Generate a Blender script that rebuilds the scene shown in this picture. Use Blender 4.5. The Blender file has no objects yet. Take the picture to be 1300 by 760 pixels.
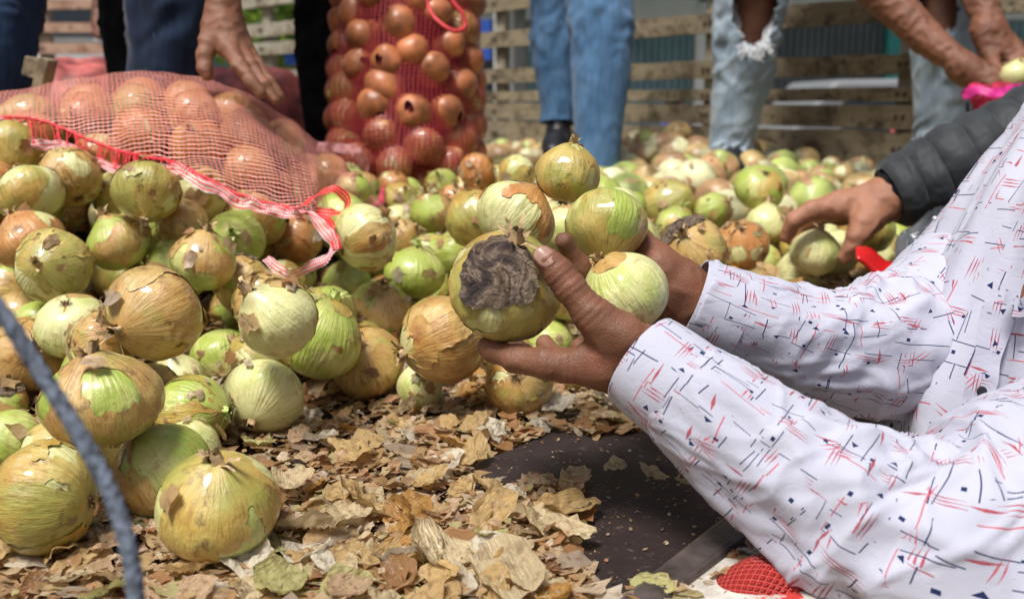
import bpy, math, random
import numpy as np
from mathutils import Vector, Matrix, Quaternion, noise as mnoise

random.seed(7)
np.random.seed(7)
PI = math.pi
scene = bpy.context.scene

# ------------------------------------------------------------------ camera
CAMH, PITCH, FPX = 0.36, math.radians(11.3), 1264.0
cam_data = bpy.data.cameras.new("camera")
cam = bpy.data.objects.new("camera", cam_data)
scene.collection.objects.link(cam)
cam.location = (0, 0, CAMH)
cam.rotation_euler = (PI / 2 - PITCH, 0, 0)
cam_data.lens = 35.0
cam_data.sensor_width = 36.0
cam_data.clip_start = 0.02
cam_data.clip_end = 500
cam_data.dof.use_dof = True
cam_data.dof.focus_distance = 0.90
cam_data.dof.aperture_fstop = 5.6
cam_data.dof.aperture_blades = 7
scene.camera = cam

# ------------------------------------------------------------------ light
world = bpy.data.worlds.new("World")
scene.world = world
world.use_nodes = True
wn = world.node_tree
for n in list(wn.nodes):
    wn.nodes.remove(n)
wo = wn.nodes.new("ShaderNodeOutputWorld")
bgn = wn.nodes.new("ShaderNodeBackground")
skyn = wn.nodes.new("ShaderNodeTexSky")
SUN_EL, SUN_ROT = math.radians(64), math.radians(-145)
skyn.sky_type = 'NISHITA'
skyn.sun_disc = False
skyn.sun_elevation = SUN_EL
skyn.sun_rotation = SUN_ROT
skyn.air_density = 1.0
skyn.dust_density = 6.0
skyn.ozone_density = 0.4
bgn.inputs[1].default_value = 0.05
wn.links.new(skyn.outputs[0], bgn.inputs[0])
wn.links.new(bgn.outputs[0], wo.inputs[0])
sun_d = bpy.data.lights.new("sun", 'SUN')
sun = bpy.data.objects.new("sun", sun_d)
scene.collection.objects.link(sun)
sun_d.energy = 2.9
sun_d.angle = math.radians(18)
sun_d.color = (1.0, 0.98, 0.95)
sdir = Vector((math.sin(SUN_ROT) * math.cos(SUN_EL), math.cos(SUN_ROT) * math.cos(SUN_EL), math.sin(SUN_EL)))
sun.rotation_euler = sdir.to_track_quat('Z', 'Y').to_euler()
sun.location = sdir * 20
scene.view_settings.view_transform = 'Standard'
scene.view_settings.look = 'None'
scene.view_settings.gamma = 1.0
scene.view_settings.exposure = 0.58
scene.cycles.max_bounces = 7
scene.cycles.transparent_max_bounces = 14

# ------------------------------------------------------------------ helpers
CF = Vector((0, math.cos(PITCH), -math.sin(PITCH)))
CU = Vector((0, math.sin(PITCH), math.cos(PITCH)))
CR = Vector((1, 0, 0))
CO = Vector((0, 0, CAMH))


def W(px, py, d):
    """world point seen at photo pixel (px, py) at depth d metres"""
    return CO + (CF + CR * ((px - 650) / FPX) + CU * ((380 - py) / FPX)) * d


def proj(p):
    v = Vector(p) - CO
    d = v.dot(CF)
    return 650 + FPX * v.dot(CR) / d, 380 - FPX * v.dot(CU) / d, d


def G(px, py, z=0.0):
    r = CF + CR * ((px - 650) / FPX) + CU * ((380 - py) / FPX)
    return CO + r * ((z - CAMH) / r.z)


def link(o, parent=None):
    scene.collection.objects.link(o)
    if parent is not None:
        o.parent = parent
    return o


def mesh_obj(name, verts, faces, mat=None, parent=None, uvs=None, smooth=True, attrs=None):
    me = bpy.data.meshes.new(name)
    if isinstance(verts, np.ndarray):
        verts = verts.tolist()
    if isinstance(faces, np.ndarray):
        faces = faces.tolist()
    me.from_pydata(verts, [], faces)
    if uvs is not None:
        l = me.uv_layers.new(name="UVMap")
        l.data.foreach_set("uv", np.asarray(uvs, dtype=np.float32).ravel())
    if attrs is not None:
        for k, a in attrs.items():
            at = me.attributes.new(k, 'FLOAT', 'POINT')
            at.data.foreach_set("value", np.asarray(a, dtype=np.float32))
    if smooth:
        me.polygons.foreach_set("use_smooth", [True] * len(me.polygons))
    if mat:
        me.materials.append(mat)
    me.update()
    o = bpy.data.objects.new(name, me)
    return link(o, parent)


def inst(name, me, parent=None):
    return link(bpy.data.objects.new(name, me), parent)


def empty(name, loc=(0, 0, 0)):
    o = bpy.data.objects.new(name, None)
    o.location = loc
    o.empty_display_size = 0.05
    return link(o)


def tag(o, label=None, cat=None, group=None, kind=None):
    if label:
        o["label"] = label
    if cat:
        o["category"] = cat
    if group:
        o["group"] = group
    if kind:
        o["kind"] = kind
    return o


def fb(x, y, z, o=2):
    v, a, f = 0.0, 1.0, 1.0
    for i in range(o):
        v += a * mnoise.noise((x * f, y * f, z * f + 7.3 * i))
        a *= 0.5
        f *= 2.1
    return v


class NT:
    """tiny node builder"""
    def __init__(s, name):
        s.m = bpy.data.materials.new(name)
        s.m.use_nodes = True
        s.t = s.m.node_tree
        s.b = s.t.nodes["Principled BSDF"]
        s.out = s.t.nodes["Material Output"]

    def n(s, typ, **kw):
        nd = s.t.nodes.new("ShaderNode" + typ)
        for k, v in kw.items():
            setattr(nd, k, v)
        return nd

    def l(s, a, b):
        s.t.links.new(a, b)

    def put(s, sock, v):
        if hasattr(v, "is_output"):
            s.l(v, sock)
        elif isinstance(v, (tuple, list)) and len(v) == 3 and sock.type == 'RGBA':
            sock.default_value = (*v, 1)
        else:
            sock.default_value = v

    def math(s, op, a, b=0.0, c=0.0, clamp=False):
        nd = s.n("Math", operation=op, use_clamp=clamp)
        s.put(nd.inputs[0], a)
        s.put(nd.inputs[1], b)
        s.put(nd.inputs[2], c)
        return nd.outputs[0]

    def vmath(s, op, a, b=(0, 0, 0)):
        nd = s.n("VectorMath", operation=op)
        s.put(nd.inputs[0], a)
        if op == 'SCALE':
            s.put(nd.inputs[3], b)
        else:
            s.put(nd.inputs[1], b)
        return nd.outputs[0]

    def sep(s, v):
        nd = s.n("SeparateXYZ")
        s.l(v, nd.inputs[0])
        return nd.outputs

    def comb(s, x, y, z=0.0):
        nd = s.n("CombineXYZ")
        for i, v in enumerate((x, y, z)):
            s.put(nd.inputs[i], v)
        return nd.outputs[0]

    def noise(s, vec, scale=5.0, detail=3.0, rough=0.55, dist=0.0, col=False):
        nd = s.n("TexNoise")
        if vec is not None:
            s.l(vec, nd.inputs["Vector"])
        nd.inputs["Scale"].default_value = scale
        nd.inputs["Detail"].default_value = detail
        nd.inputs["Roughness"].default_value = rough
        nd.inputs["Distortion"].default_value = dist
        return nd.outputs[1 if col else 0]

    def ramp(s, fac, stops, interp='LINEAR'):
        nd = s.n("ValToRGB")
        cr = nd.color_ramp
        cr.interpolation = interp
        while len(cr.elements) < len(stops):
            cr.elements.new(0.5)
        for e, (p, c) in zip(cr.elements, stops):
            e.position = p
            e.color = (*c, 1) if not isinstance(c, float) else (c, c, c, 1)
        s.l(fac, nd.inputs[0])
        return nd.outputs[0]

    def mix(s, fac, a, b, mode='MIX'):
        nd = s.n("Mix", data_type='RGBA', blend_type=mode)
        s.put(nd.inputs[0], fac)
        s.put(nd.inputs[6], a)
        s.put(nd.inputs[7], b)
        return nd.outputs[2]

    def smooth(s, v, a, b):
        nd = s.n("MapRange", interpolation_type='SMOOTHSTEP')
        s.put(nd.inputs[0], v)
        nd.inputs[1].default_value = a
        nd.inputs[2].default_value = b
        return nd.outputs[0]

    def objco(s):
        return s.n("TexCoord").outputs["Object"]

    def uv(s):
        return s.n("TexCoord").outputs["UV"]

    def rnd(s):
        return s.n("ObjectInfo").outputs["Random"]

    def bump(s, h, strength=0.3, dist=0.001):
        nd = s.n("Bump")
        nd.inputs["Strength"].default_value = strength
        nd.inputs["Distance"].default_value = dist
        s.l(h, nd.inputs["Height"])
        s.l(nd.outputs[0], s.b.inputs["Normal"])

    def fin(s, col=None, rough=0.6, spec=0.5, **kw):
        if col is not None:
            s.put(s.b.inputs["Base Color"], col)
        s.put(s.b.inputs["Roughness"], rough)
        s.b.inputs["Specular IOR Level"].default_value = spec
        for k, v in kw.items():
            s.put(s.b.inputs[k.replace("_", " ")], v)
        return s.m


def plain(name, col, rough=0.6, spec=0.4, vary=0.15, scale=12.0, bump=0.0, **kw):
    t = NT(name)
    c = t.noise(t.objco(), scale, 5)
    a = tuple(max(0, v * (1 - vary * 2)) for v in col)
    b = tuple(min(1, v * (1 + vary * 2)) for v in col)
    colr = t.ramp(c, [(0.3, a), (0.7, b)])
    if bump:
        t.bump(t.noise(t.objco(), scale * 6, 4), bump, 0.002)
    return t.fin(colr, rough, spec, **kw)


# ------------------------------------------------------------------ materials
def polar(t, stretch=1.0):
    """coordinates that follow the meridians of an onion of unit radius"""
    co = t.objco()
    x, y, z = t.sep(co)
    r = t.math('SQRT', t.math('ADD', t.math('ADD', t.math('MULTIPLY', x, x), t.math('MULTIPLY', y, y)), 0.0004))
    rn = t.rnd()
    off = t.math('MULTIPLY', rn, 83.0)
    u = t.math('DIVIDE', x, r)
    v = t.math('DIVIDE', y, r)
    return co, z, r, rn, off, t.comb(t.math('ADD', u, off), v, t.math('MULTIPLY', z, 0.16 * stretch))


def mat_flesh(name, pale, green, vein, greenness=0.5):
    t = NT(name)
    co, z, r, rn, off, pv = polar(t)
    cof = t.vmath('ADD', co, t.comb(off, off, off))
    fine = t.noise(pv, 11.0, 2.0, 0.5)
    fine2 = t.noise(pv, 26.0, 1.0, 0.5)
    big = t.noise(cof, 0.9, 3.0)
    gfac = t.smooth(big, 0.62 - greenness * 0.35, 0.85 - greenness * 0.35)
    col = t.mix(gfac, pale, green)
    where = t.smooth(t.noise(cof, 1.3, 2.0), 0.40, 0.62)
    streak = t.math('MULTIPLY', t.math('MULTIPLY', t.smooth(fine, 0.50, 0.70), 0.6), where)
    col = t.mix(streak, col, vein)
    col = t.mix(t.math('MULTIPLY', t.smooth(fine2, 0.56, 0.68), 0.3), col, vein)
    # tan stains and dirt specks with shapes of their own
    st = t.noise(cof, 2.3, 6.0, 0.65)
    col = t.mix(t.math('MULTIPLY', t.smooth(st, 0.57, 0.66), 0.6), col, (0.42, 0.26, 0.10))
    sp = t.noise(cof, 7.0, 5.0, 0.7)
    col = t.mix(t.math('MULTIPLY', t.smooth(sp, 0.66, 0.70), 0.7), col, (0.20, 0.11, 0.05))
    gr = t.noise(cof, 1.6, 8.0, 0.75)
    col = t.mix(t.math('MULTIPLY', t.smooth(gr, 0.55, 0.85), 0.35), col, (0.22, 0.16, 0.09))
    pole = t.smooth(t.math('ABSOLUTE', z), 0.82, 1.0)
    col = t.mix(t.math('MULTIPLY', pole, 0.45), col, (0.30, 0.22, 0.09))
    h = t.math('ADD', t.math('MULTIPLY', fine, 1.0), t.math('MULTIPLY', st, 0.8))
    t.bump(h, 0.22, 0.03)
    ro = t.math('ADD', 0.30, t.math('MULTIPLY', st, 0.25))
    return t.fin(col, ro, 0.5, Subsurface_Weight=0.0, Coat_Weight=0.4, Coat_Roughness=0.18)


def mat_skin(name, a, b, c, green=0.2):
    t = NT(name)
    co, z, r, rn, off, pv = polar(t)
    cof = t.vmath('ADD', co, t.comb(off, off, off))
    fine = t.noise(pv, 9.0, 3.0, 0.6)
    fine2 = t.noise(pv, 30.0, 1.0, 0.5)
    big = t.noise(cof, 1.1, 4.0, 0.6)
    col = t.ramp(big, [(0.28, c), (0.45, a), (0.62, b), (0.8, a)])
    # hue drift from onion to onion
    col = t.mix(t.math('MULTIPLY', t.smooth(rn, 0.0, 1.0), 0.35), col, b)
    g = t.noise(cof, 0.8, 2.0)
    col = t.mix(t.math('MULTIPLY', t.smooth(g, 0.68 - green * 0.4, 0.85 - green * 0.4), 0.7), col, (0.33, 0.36, 0.08))
    where = t.math('ADD', 0.25, t.smooth(t.noise(cof, 1.5, 3.0), 0.42, 0.62))
    col = t.mix(t.math('MULTIPLY', t.math('MULTIPLY', t.smooth(fine, 0.50, 0.72), 0.6), where), col, tuple(v * 0.68 for v in c))
    col = t.mix(t.math('MULTIPLY', t.smooth(fine2, 0.58, 0.68), 0.35), col, tuple(v * 0.6 for v in c))
    dirt = t.noise(cof, 2.0, 9.0, 0.72)
    col = t.mix(t.math('MULTIPLY', t.smooth(dirt, 0.55, 0.66), 0.7), col, (0.15, 0.08, 0.04))
    pale = t.noise(cof, 3.4, 7.0, 0.6, 0.6)
    col = t.mix(t.math('MULTIPLY', t.smooth(pale, 0.60, 0.70), 0.4), col, (0.64, 0.52, 0.34))
    h = t.math('ADD', fine, t.math('ADD', t.math('MULTIPLY', dirt, 1.2), t.math('MULTIPLY', fine2, 0.35)))
    t.bump(h, 0.24, 0.03)
    ro = t.math('ADD', 0.16, t.math('MULTIPLY', dirt, 0.32))
    return t.fin(col, ro, 0.5, Coat_Weight=0.6, Coat_Roughness=0.14)


M = {}
M['flesh_pale'] = mat_flesh('flesh_pale', (0.72, 0.70, 0.34), (0.50, 0.56, 0.15), (0.44, 0.48, 0.17), 0.36)
M['flesh_green'] = mat_flesh('flesh_green', (0.62, 0.62, 0.23), (0.38, 0.47, 0.08), (0.32, 0.37, 0.10), 0.8)
M['skin_gold'] = mat_skin('skin_gold', (0.56, 0.38, 0.085), (0.63, 0.51, 0.16), (0.40, 0.19, 0.04), 0.6)
M['skin_tan'] = mat_skin('skin_tan', (0.53, 0.31, 0.09), (0.62, 0.44, 0.16), (0.35, 0.14, 0.035), 0.35)
M['skin_orange'] = mat_skin('skin_orange', (0.56, 0.23, 0.06), (0.62, 0.34, 0.12), (0.42, 0.13, 0.03), 0.0)
M['skin_bag'] = mat_skin('skin_bag', (0.54, 0.19, 0.07), (0.66, 0.36, 0.16), (0.36, 0.09, 0.03), 0.0)
M['roots'] = plain('dry_roots', (0.17, 0.11, 0.065), 0.9, 0.1, 0.3, 40)
M['neck'] = plain('dry_neck', (0.42, 0.30, 0.16), 0.75, 0.2, 0.3, 5)
M['neck_green'] = plain('green_neck', (0.42, 0.50, 0.16), 0.5, 0.3, 0.2, 5)


def mat_litter(name, use_attr, tone=None):
    t = NT(name)
    if use_attr:
        nd = t.n("Attribute", attribute_name="tint")
        f = nd.outputs["Fac"]
        geo = t.objco()
        vec = t.vmath('SCALE', geo, 40.0)
    else:
        f = t.rnd()
        vec = t.vmath('ADD', t.vmath('SCALE', t.objco(), 1.2), t.comb(t.math('MULTIPLY', f, 50.0), 0.0, 0.0))
    col = t.ramp(f, [(0.0, (0.48, 0.31, 0.15)), (0.14, (0.62, 0.46, 0.25)), (0.28, (0.38, 0.19, 0.075)),
                     (0.40, (0.62, 0.50, 0.32)), (0.54, (0.46, 0.23, 0.10)), (0.66, (0.55, 0.36, 0.20)),
                     (0.76, (0.50, 0.46, 0.22)), (0.84, (0.62, 0.45, 0.28)), (0.92, (0.70, 0.62, 0.48)),
                     (1.0, (0.20, 0.10, 0.05))])
    if tone:
        col = t.mix(f, tone, tuple(min(1, v * 1.25) for v in tone))
    st = t.n("TexNoise")
    t.l(vec, st.inputs["Vector"])
    st.inputs["Scale"].default_value = 2.4
    st.inputs["Detail"].default_value = 5
    col = t.mix(t.math('MULTIPLY', t.smooth(st.outputs[0], 0.48, 0.68), 0.55), col, (0.19, 0.10, 0.045))
    x, y, z = t.sep(vec)
    vein = t.noise(t.comb(t.math('MULTIPLY', x, 0.3), t.math('MULTIPLY', y, 5.0), z), 3.0, 2.0)
    col = t.mix(t.math('MULTIPLY', t.smooth(vein, 0.54, 0.66), 0.2), col, (0.30, 0.17, 0.08))
    t.bump(t.math('ADD', vein, st.outputs[0]), 0.35, 0.05 if not use_attr else 0.002)
    m = t.fin(col, 0.36, 0.45)
    tr = t.n("BsdfTranslucent")
    t.l(col, tr.inputs[0])
    mx = t.n("MixShader")
    mx.inputs[0].default_value = 0.42
    t.l(t.b.outputs[0], mx.inputs[1])
    t.l(tr.outputs[0], mx.inputs[2])
    t.l(mx.outputs[0], t.out.inputs[0])
    return m


TONES = {'pale straw': (.66, .54, .33), 'tan': (.60, .42, .19), 'orange-brown': (.54, .30, .09), 'dark brown': (.33, .18, .08), 'pinkish': (.60, .42, .26), 'greenish yellow': (.55, .52, .22), 'whitish': (.72, .66, .52)}
for k_, c_ in TONES.items():
    M['litter_' + k_] = mat_litter('papery_skin', False, c_)
M['litter_mass'] = mat_litter('papery_litter_mass', True)


def mat_human(name, a, b, red, rough=0.5):
    t = NT(name)
    co = t.objco()
    big = t.noise(co, 14.0, 4.0)
    col = t.ramp(big, [(0.3, a), (0.7, b)])
    col = t.mix(t.math('MULTIPLY', t.smooth(t.noise(co, 38.0, 2.0), 0.5, 0.75), 0.45), col, red)
    vor = t.n("TexVoronoi", feature='DISTANCE_TO_EDGE')
    t.l(co, vor.inputs[0])
    vor.inputs["Scale"].default_value = 520.0
    wr = t.noise(co, 160.0, 4.0, 0.6, 1.0)
    h = t.math('ADD', t.math('MULTIPLY', t.smooth(vor.outputs[0], 0.0, 0.3), 0.5), wr)
    t.bump(h, 0.4, 0.0012)
    ro = t.math('ADD', rough - 0.08, t.math('MULTIPLY', wr, 0.2))
    m = t.fin(col, ro, 0.45)
    t.b.inputs["Subsurface Weight"].default_value = 0.08
    t.b.inputs["Subsurface Radius"].default_value = (0.8, 0.3, 0.15)
    t.b.inputs["Subsurface Scale"].default_value = 0.006
    return m


M['human'] = mat_human('brown_skin', (0.15, 0.06, 0.032), (0.27, 0.12, 0.066), (0.28, 0.09, 0.055))
M['human_mid'] = mat_human('mid_brown_skin', (0.14, 0.055, 0.03), (0.24, 0.10, 0.057), (0.24, 0.08, 0.05))
M['human_light'] = mat_human('tan_skin', (0.30, 0.135, 0.075), (0.40, 0.19, 0.115), (0.40, 0.15, 0.095))
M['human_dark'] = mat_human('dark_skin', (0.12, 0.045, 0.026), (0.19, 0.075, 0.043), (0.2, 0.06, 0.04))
M['nail'] = plain('nail', (0.42, 0.24, 0.18), 0.3, 0.5, 0.12, 60)


def mat_denim(name, dark, light, wear=0.5, sc=1.0):
    t = NT(name)
    uv = t.uv()
    x, y, z = t.sep(uv)
    tw = t.math('SINE', t.math('MULTIPLY', t.math('ADD', x, y), 2600.0))
    big = t.noise(uv, 9.0 * sc, 4.0, 0.6)
    streak = t.noise(t.comb(t.math('MULTIPLY', x, 14.0), t.math('MULTIPLY', y, 90.0), 0.0), 1.0, 4.0, 0.6)
    grain = t.noise(uv, 260.0, 2.0)
    f = t.math('ADD', t.math('MULTIPLY', big, 0.6), t.math('ADD', t.math('MULTIPLY', streak, 0.35), t.math('MULTIPLY', grain, 0.15)))
    col = t.ramp(f, [(0.38 + 0.1 * (0.5 - wear), dark), (0.72 + 0.1 * (0.5 - wear), light)])
    t.bump(t.math('ADD', t.math('MULTIPLY', tw, 0.2), t.math('MULTIPLY', grain, 0.8)), 0.3, 0.001)
    return t.fin(col, 0.85, 0.15, Sheen_Weight=0.15)


M['denim_blue'] = mat_denim('denim_blue', (0.035, 0.095, 0.20), (0.12, 0.235, 0.39))
M['denim_dark'] = mat_denim('denim_dark', (0.004, 0.009, 0.022), (0.015, 0.034, 0.078))
M['denim_pale'] = mat_denim('denim_pale', (0.18, 0.25, 0.32), (0.42, 0.50, 0.57))
M['black_cloth'] = plain('black_cloth', (0.012, 0.012, 0.014), 0.9, 0.15, 0.3, 30)
M['shoe'] = plain('shoe_leather', (0.012, 0.012, 0.016), 0.45, 0.5, 0.3, 20)
M['sole'] = plain('shoe_sole', (0.05, 0.045, 0.04), 0.8, 0.2, 0.3, 20)
M['thread_white'] = plain('cotton_thread', (0.62, 0.64, 0.66), 0.9, 0.1, 0.1, 30)


def mat_shirt():
    t = NT('printed_cotton')
    uv = t.uv()
    base = t.mix(t.noise(uv, 20.0, 4.0), (0.43, 0.44, 0.54), (0.53, 0.54, 0.63))
    red, navy = (0.36, 0.02, 0.04), (0.012, 0.022, 0.09)
    warp = t.noise(uv, 30.0, 2.0, col=True)
    uv0 = uv
    uv = t.vmath('SCALE', uv, 1.25)
    uvw = t.vmath('ADD', uv, t.vmath('SCALE', t.vmath('SUBTRACT', warp, (0.5, 0.5, 0.5)), 0.0025))
    col = base

    def layer(cell, L, w, dens, seed, count, colr, gap=0.0, ang=(0.0, 90.0), jit=8.0, shape='line', fade=0.0):
        nonlocal col
        p = t.vmath('ADD', t.vmath('SCALE', uvw, 1.0 / cell), (seed * 3.17, seed * 1.73, 0.0))
        fl = t.vmath('FLOOR', p)
        wn_ = t.n("TexWhiteNoise", noise_dimensions='3D')
        t.l(t.vmath('ADD', fl, (0, 0, seed * 7.7)), wn_.inputs[0])
        rv, rc = wn_.outputs[0], wn_.outputs[1]
        cr = t.sep(rc)
        fr = t.vmath('SUBTRACT', t.vmath('FRACTION', p), (0.5, 0.5, 0.0))
        fx, fy, _ = t.sep(fr)
        sp = 0.25
        fx = t.math('SUBTRACT', fx, t.math('MULTIPLY', t.math('SUBTRACT', cr[0], 0.5), sp))
        fy = t.math('SUBTRACT', fy, t.math('MULTIPLY', t.math('SUBTRACT', cr[1], 0.5), sp))
        pick = t.math('GREATER_THAN', cr[2], 0.5)
        r2 = t.math('FRACT', t.math('MULTIPLY', rv, 37.7))
        a = t.math('ADD', t.math('MULTIPLY', pick, math.radians(ang[1] - ang[0])),
                   t.math('ADD', math.radians(ang[0]), t.math('MULTIPLY', t.math('SUBTRACT', r2, 0.5), math.radians(jit * 2))))
        ca, sa = t.math('COSINE', a), t.math('SINE', a)
        X = t.math('ADD', t.math('MULTIPLY', fx, ca), t.math('MULTIPLY', fy, sa))
        Y = t.math('SUBTRACT', t.math('MULTIPLY', fy, ca), t.math('MULTIPLY', fx, sa))
        on = t.math('LESS_THAN', rv, dens)
        if shape == 'tri':
            m = t.math('MULTIPLY', t.math('GREATER_THAN', Y, -w), t.math('LESS_THAN', t.math('ADD', t.math('ABSOLUTE', X), t.math('MULTIPLY', Y, 0.7)), w))
        else:
            if count > 1:
                k = (count - 1) / 2.0
                # nearest of the parallel strokes
                rr = t.math('ROUND', t.math('ADD', t.math('DIVIDE', Y, gap), k))
                rr = t.math('MINIMUM', t.math('MAXIMUM', rr, 0.0), float(count - 1))
                Y = t.math('SUBTRACT', Y, t.math('MULTIPLY', t.math('SUBTRACT', rr, k), gap))
                X = t.math('ADD', X, t.math('MULTIPLY', t.math('SUBTRACT', rr, k), 0.05))
            ww = t.math('SUBTRACT', w, t.math('MULTIPLY', t.math('ABSOLUTE', X), w / L * 0.9)) if fade else w
            m = t.math('MULTIPLY', t.math('LESS_THAN', t.math('ABSOLUTE', X), L), t.math('LESS_THAN', t.math('ABSOLUTE', Y), ww))
        m = t.math('MULTIPLY', m, on)
        if fade:
            m = t.math('MULTIPLY', m, t.math('ADD', 1.0 - fade, t.math('MULTIPLY', t.noise(uv, 400.0, 1.0), fade * 1.3)), clamp=True)
        col = t.mix(m, col, colr)

    layer(0.044, 0.37, 0.0125, 0.7, 1, 1, navy, jit=5)
    layer(0.060, 0.36, 0.0095, 0.65, 2, 1, navy, jit=9)
    layer(0.048, 0.32, 0.017, 0.75, 3, 3, red, gap=0.075, jit=5, fade=0.5)
    layer(0.046, 0.26, 0.034, 0.5, 4, 1, red, jit=14, fade=0.4)
    layer(0.058, 0.36, 0.011, 0.75, 5, 1, (0.5, 0.12, 0.15), jit=10)
    layer(0.040, 0.055, 0.05, 0.4, 6, 1, navy, jit=20)
    layer(0.038, 0.1, 0.06, 0.30, 7, 1, navy, ang=(0, 180), jit=20, shape='tri')
    layer(0.045, 0.25, 0.018, 0.4, 8, 2, (0.48, 0.05, 0.08), gap=0.10, ang=(40.0, 90.0), jit=20, fade=0.4)
    layer(0.070, 0.38, 0.0075, 0.95, 9, 1, navy, ang=(0.0, 90.0), jit=14)
    x, y, z = t.sep(uv)
    wv = t.math('MULTIPLY', t.math('SINE', t.math('MULTIPLY', x, 9000.0)), t.math('SINE', t.math('MULTIPLY', y, 9000.0)))
    cr = t.noise(uv, 70.0, 5.0, 0.6, 1.5)
    cz = t.math('ABSOLUTE', t.math('SUBTRACT', t.noise(t.comb(t.math('MULTIPLY', x, 1.0), t.math('MULTIPLY', y, 0.45), 0.0), 42.0, 3.0, 0.5, 0.6), 0.5))
    t.bump(t.math('ADD', t.math('MULTIPLY', wv, 0.05), t.math('SUBTRACT', cr, t.math('MULTIPLY', t.smooth(cz, 0.0, 0.05), -0.25))), 0.25, 0.0025)
    return t.fin(col, 0.8, 0.2, Sheen_Weight=0.1)


M['shirt'] = mat_shirt()


def mat_net(name, pu, pv, wu, wv, cu, cv, wob=0.0015, extra=None):
    t = NT(name)
    uv = t.uv()
    if wob:
        w_ = t.noise(uv, 9.0, 3.0, col=True)
        uv = t.vmath('ADD', uv, t.vmath('SCALE', t.vmath('SUBTRACT', w_, (0.5, 0.5, 0.5)), wob * 12))
    x, y, z = t.sep(uv)

    def thr(c, p, w):
        f = t.math('FRACT', t.math('DIVIDE', c, p))
        return t.math('LESS_THAN', t.math('ABSOLUTE', t.math('SUBTRACT', f, 0.5)), w * 0.5)
    mu, mv = thr(x, pu, wu), thr(y, pv, wv)
    col = t.mix(mv, cu, cv)
    al = t.math('MAXIMUM', mu, mv)
    t.fin(col, 0.45, 0.4)
    tb = t.n("BsdfTransparent")
    mx = t.n("MixShader")
    t.l(al, mx.inputs[0])
    t.l(tb.outputs[0], mx.inputs[1])
    t.l(t.b.outputs[0], mx.inputs[2])
    t.l(mx.outputs[0], t.out.inputs[0])
    return t.m


M['net_pale'] = mat_net('pale_red_net', 0.0086, 0.0066, 0.15, 0.20, (0.75, 0.09, 0.06), (0.84, 0.48, 0.42))
M['net_red'] = mat_net('dark_red_net', 0.0095, 0.0095, 0.26, 0.26, (0.30, 0.02, 0.03), (0.34, 0.03, 0.04))
M['net_hem'] = mat_net('white_red_hem', 0.0030, 0.0046, 0.6, 0.34, (0.80, 0.62, 0.62), (0.75, 0.06, 0.07), 0.001)
M['tape'] = mat_net('red_tape', 0.0034, 0.0040, 0.45, 0.8, (0.85, 0.45, 0.42), (0.75, 0.02, 0.02), 0.0)
M['cord_red'] = plain('red_cord', (0.70, 0.05, 0.06), 0.5, 0.4, 0.25, 300)
M['net_solid'] = plain('red_net_folded', (0.42, 0.05, 0.07), 0.6, 0.3, 0.4, 150, 0.5)


def mat_wood(name, a, b, grime, sc=1.0):
    t = NT(name)
    co = t.objco()
    rn = t.rnd()
    co2 = t.vmath('ADD', co, t.comb(t.math('MULTIPLY', rn, 30.0), 0.0, 0.0))
    x, y, z = t.sep(co2)
    gv = t.comb(t.math('MULTIPLY', x, 2.5), t.math('MULTIPLY', y, 2.5), t.math('MULTIPLY', z, 45.0))
    gr = t.noise(gv, 1.6, 6.0, 0.65)
    col = t.ramp(gr, [(0.3, a), (0.7, b)])
    d = t.noise(co2, 9.0 * sc, 8.0, 0.7)
    col = t.mix(t.math('MULTIPLY', t.smooth(d, 0.46, 0.62), 0.8), col, grime)
    ch = t.noise(co2, 26.0 * sc, 4.0, 0.7)
    col = t.mix(t.math('MULTIPLY', t.smooth(ch, 0.58, 0.66), 0.7), col, tuple(v * 0.4 for v in grime))
    t.bump(t.math('ADD', gr, t.math('MULTIPLY', d, 0.8)), 0.6, 0.004)
    return t.fin(col, 0.8, 0.25)


M['plank'] = mat_wood('weathered_plank', (0.24, 0.19, 0.12), (0.38, 0.32, 0.215), (0.085, 0.062, 0.038))
M['plank_pink'] = mat_wood('painted_plank', (0.46, 0.27, 0.19), (0.56, 0.38, 0.28), (0.30, 0.16, 0.10))
M['post'] = mat_wood('weathered_post', (0.36, 0.32, 0.24), (0.5, 0.47, 0.38), (0.22, 0.17, 0.10))
M['bolt'] = plain('rusty_bolt', (0.08, 0.05, 0.035), 0.6, 0.5, 0.3, 60)


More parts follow.
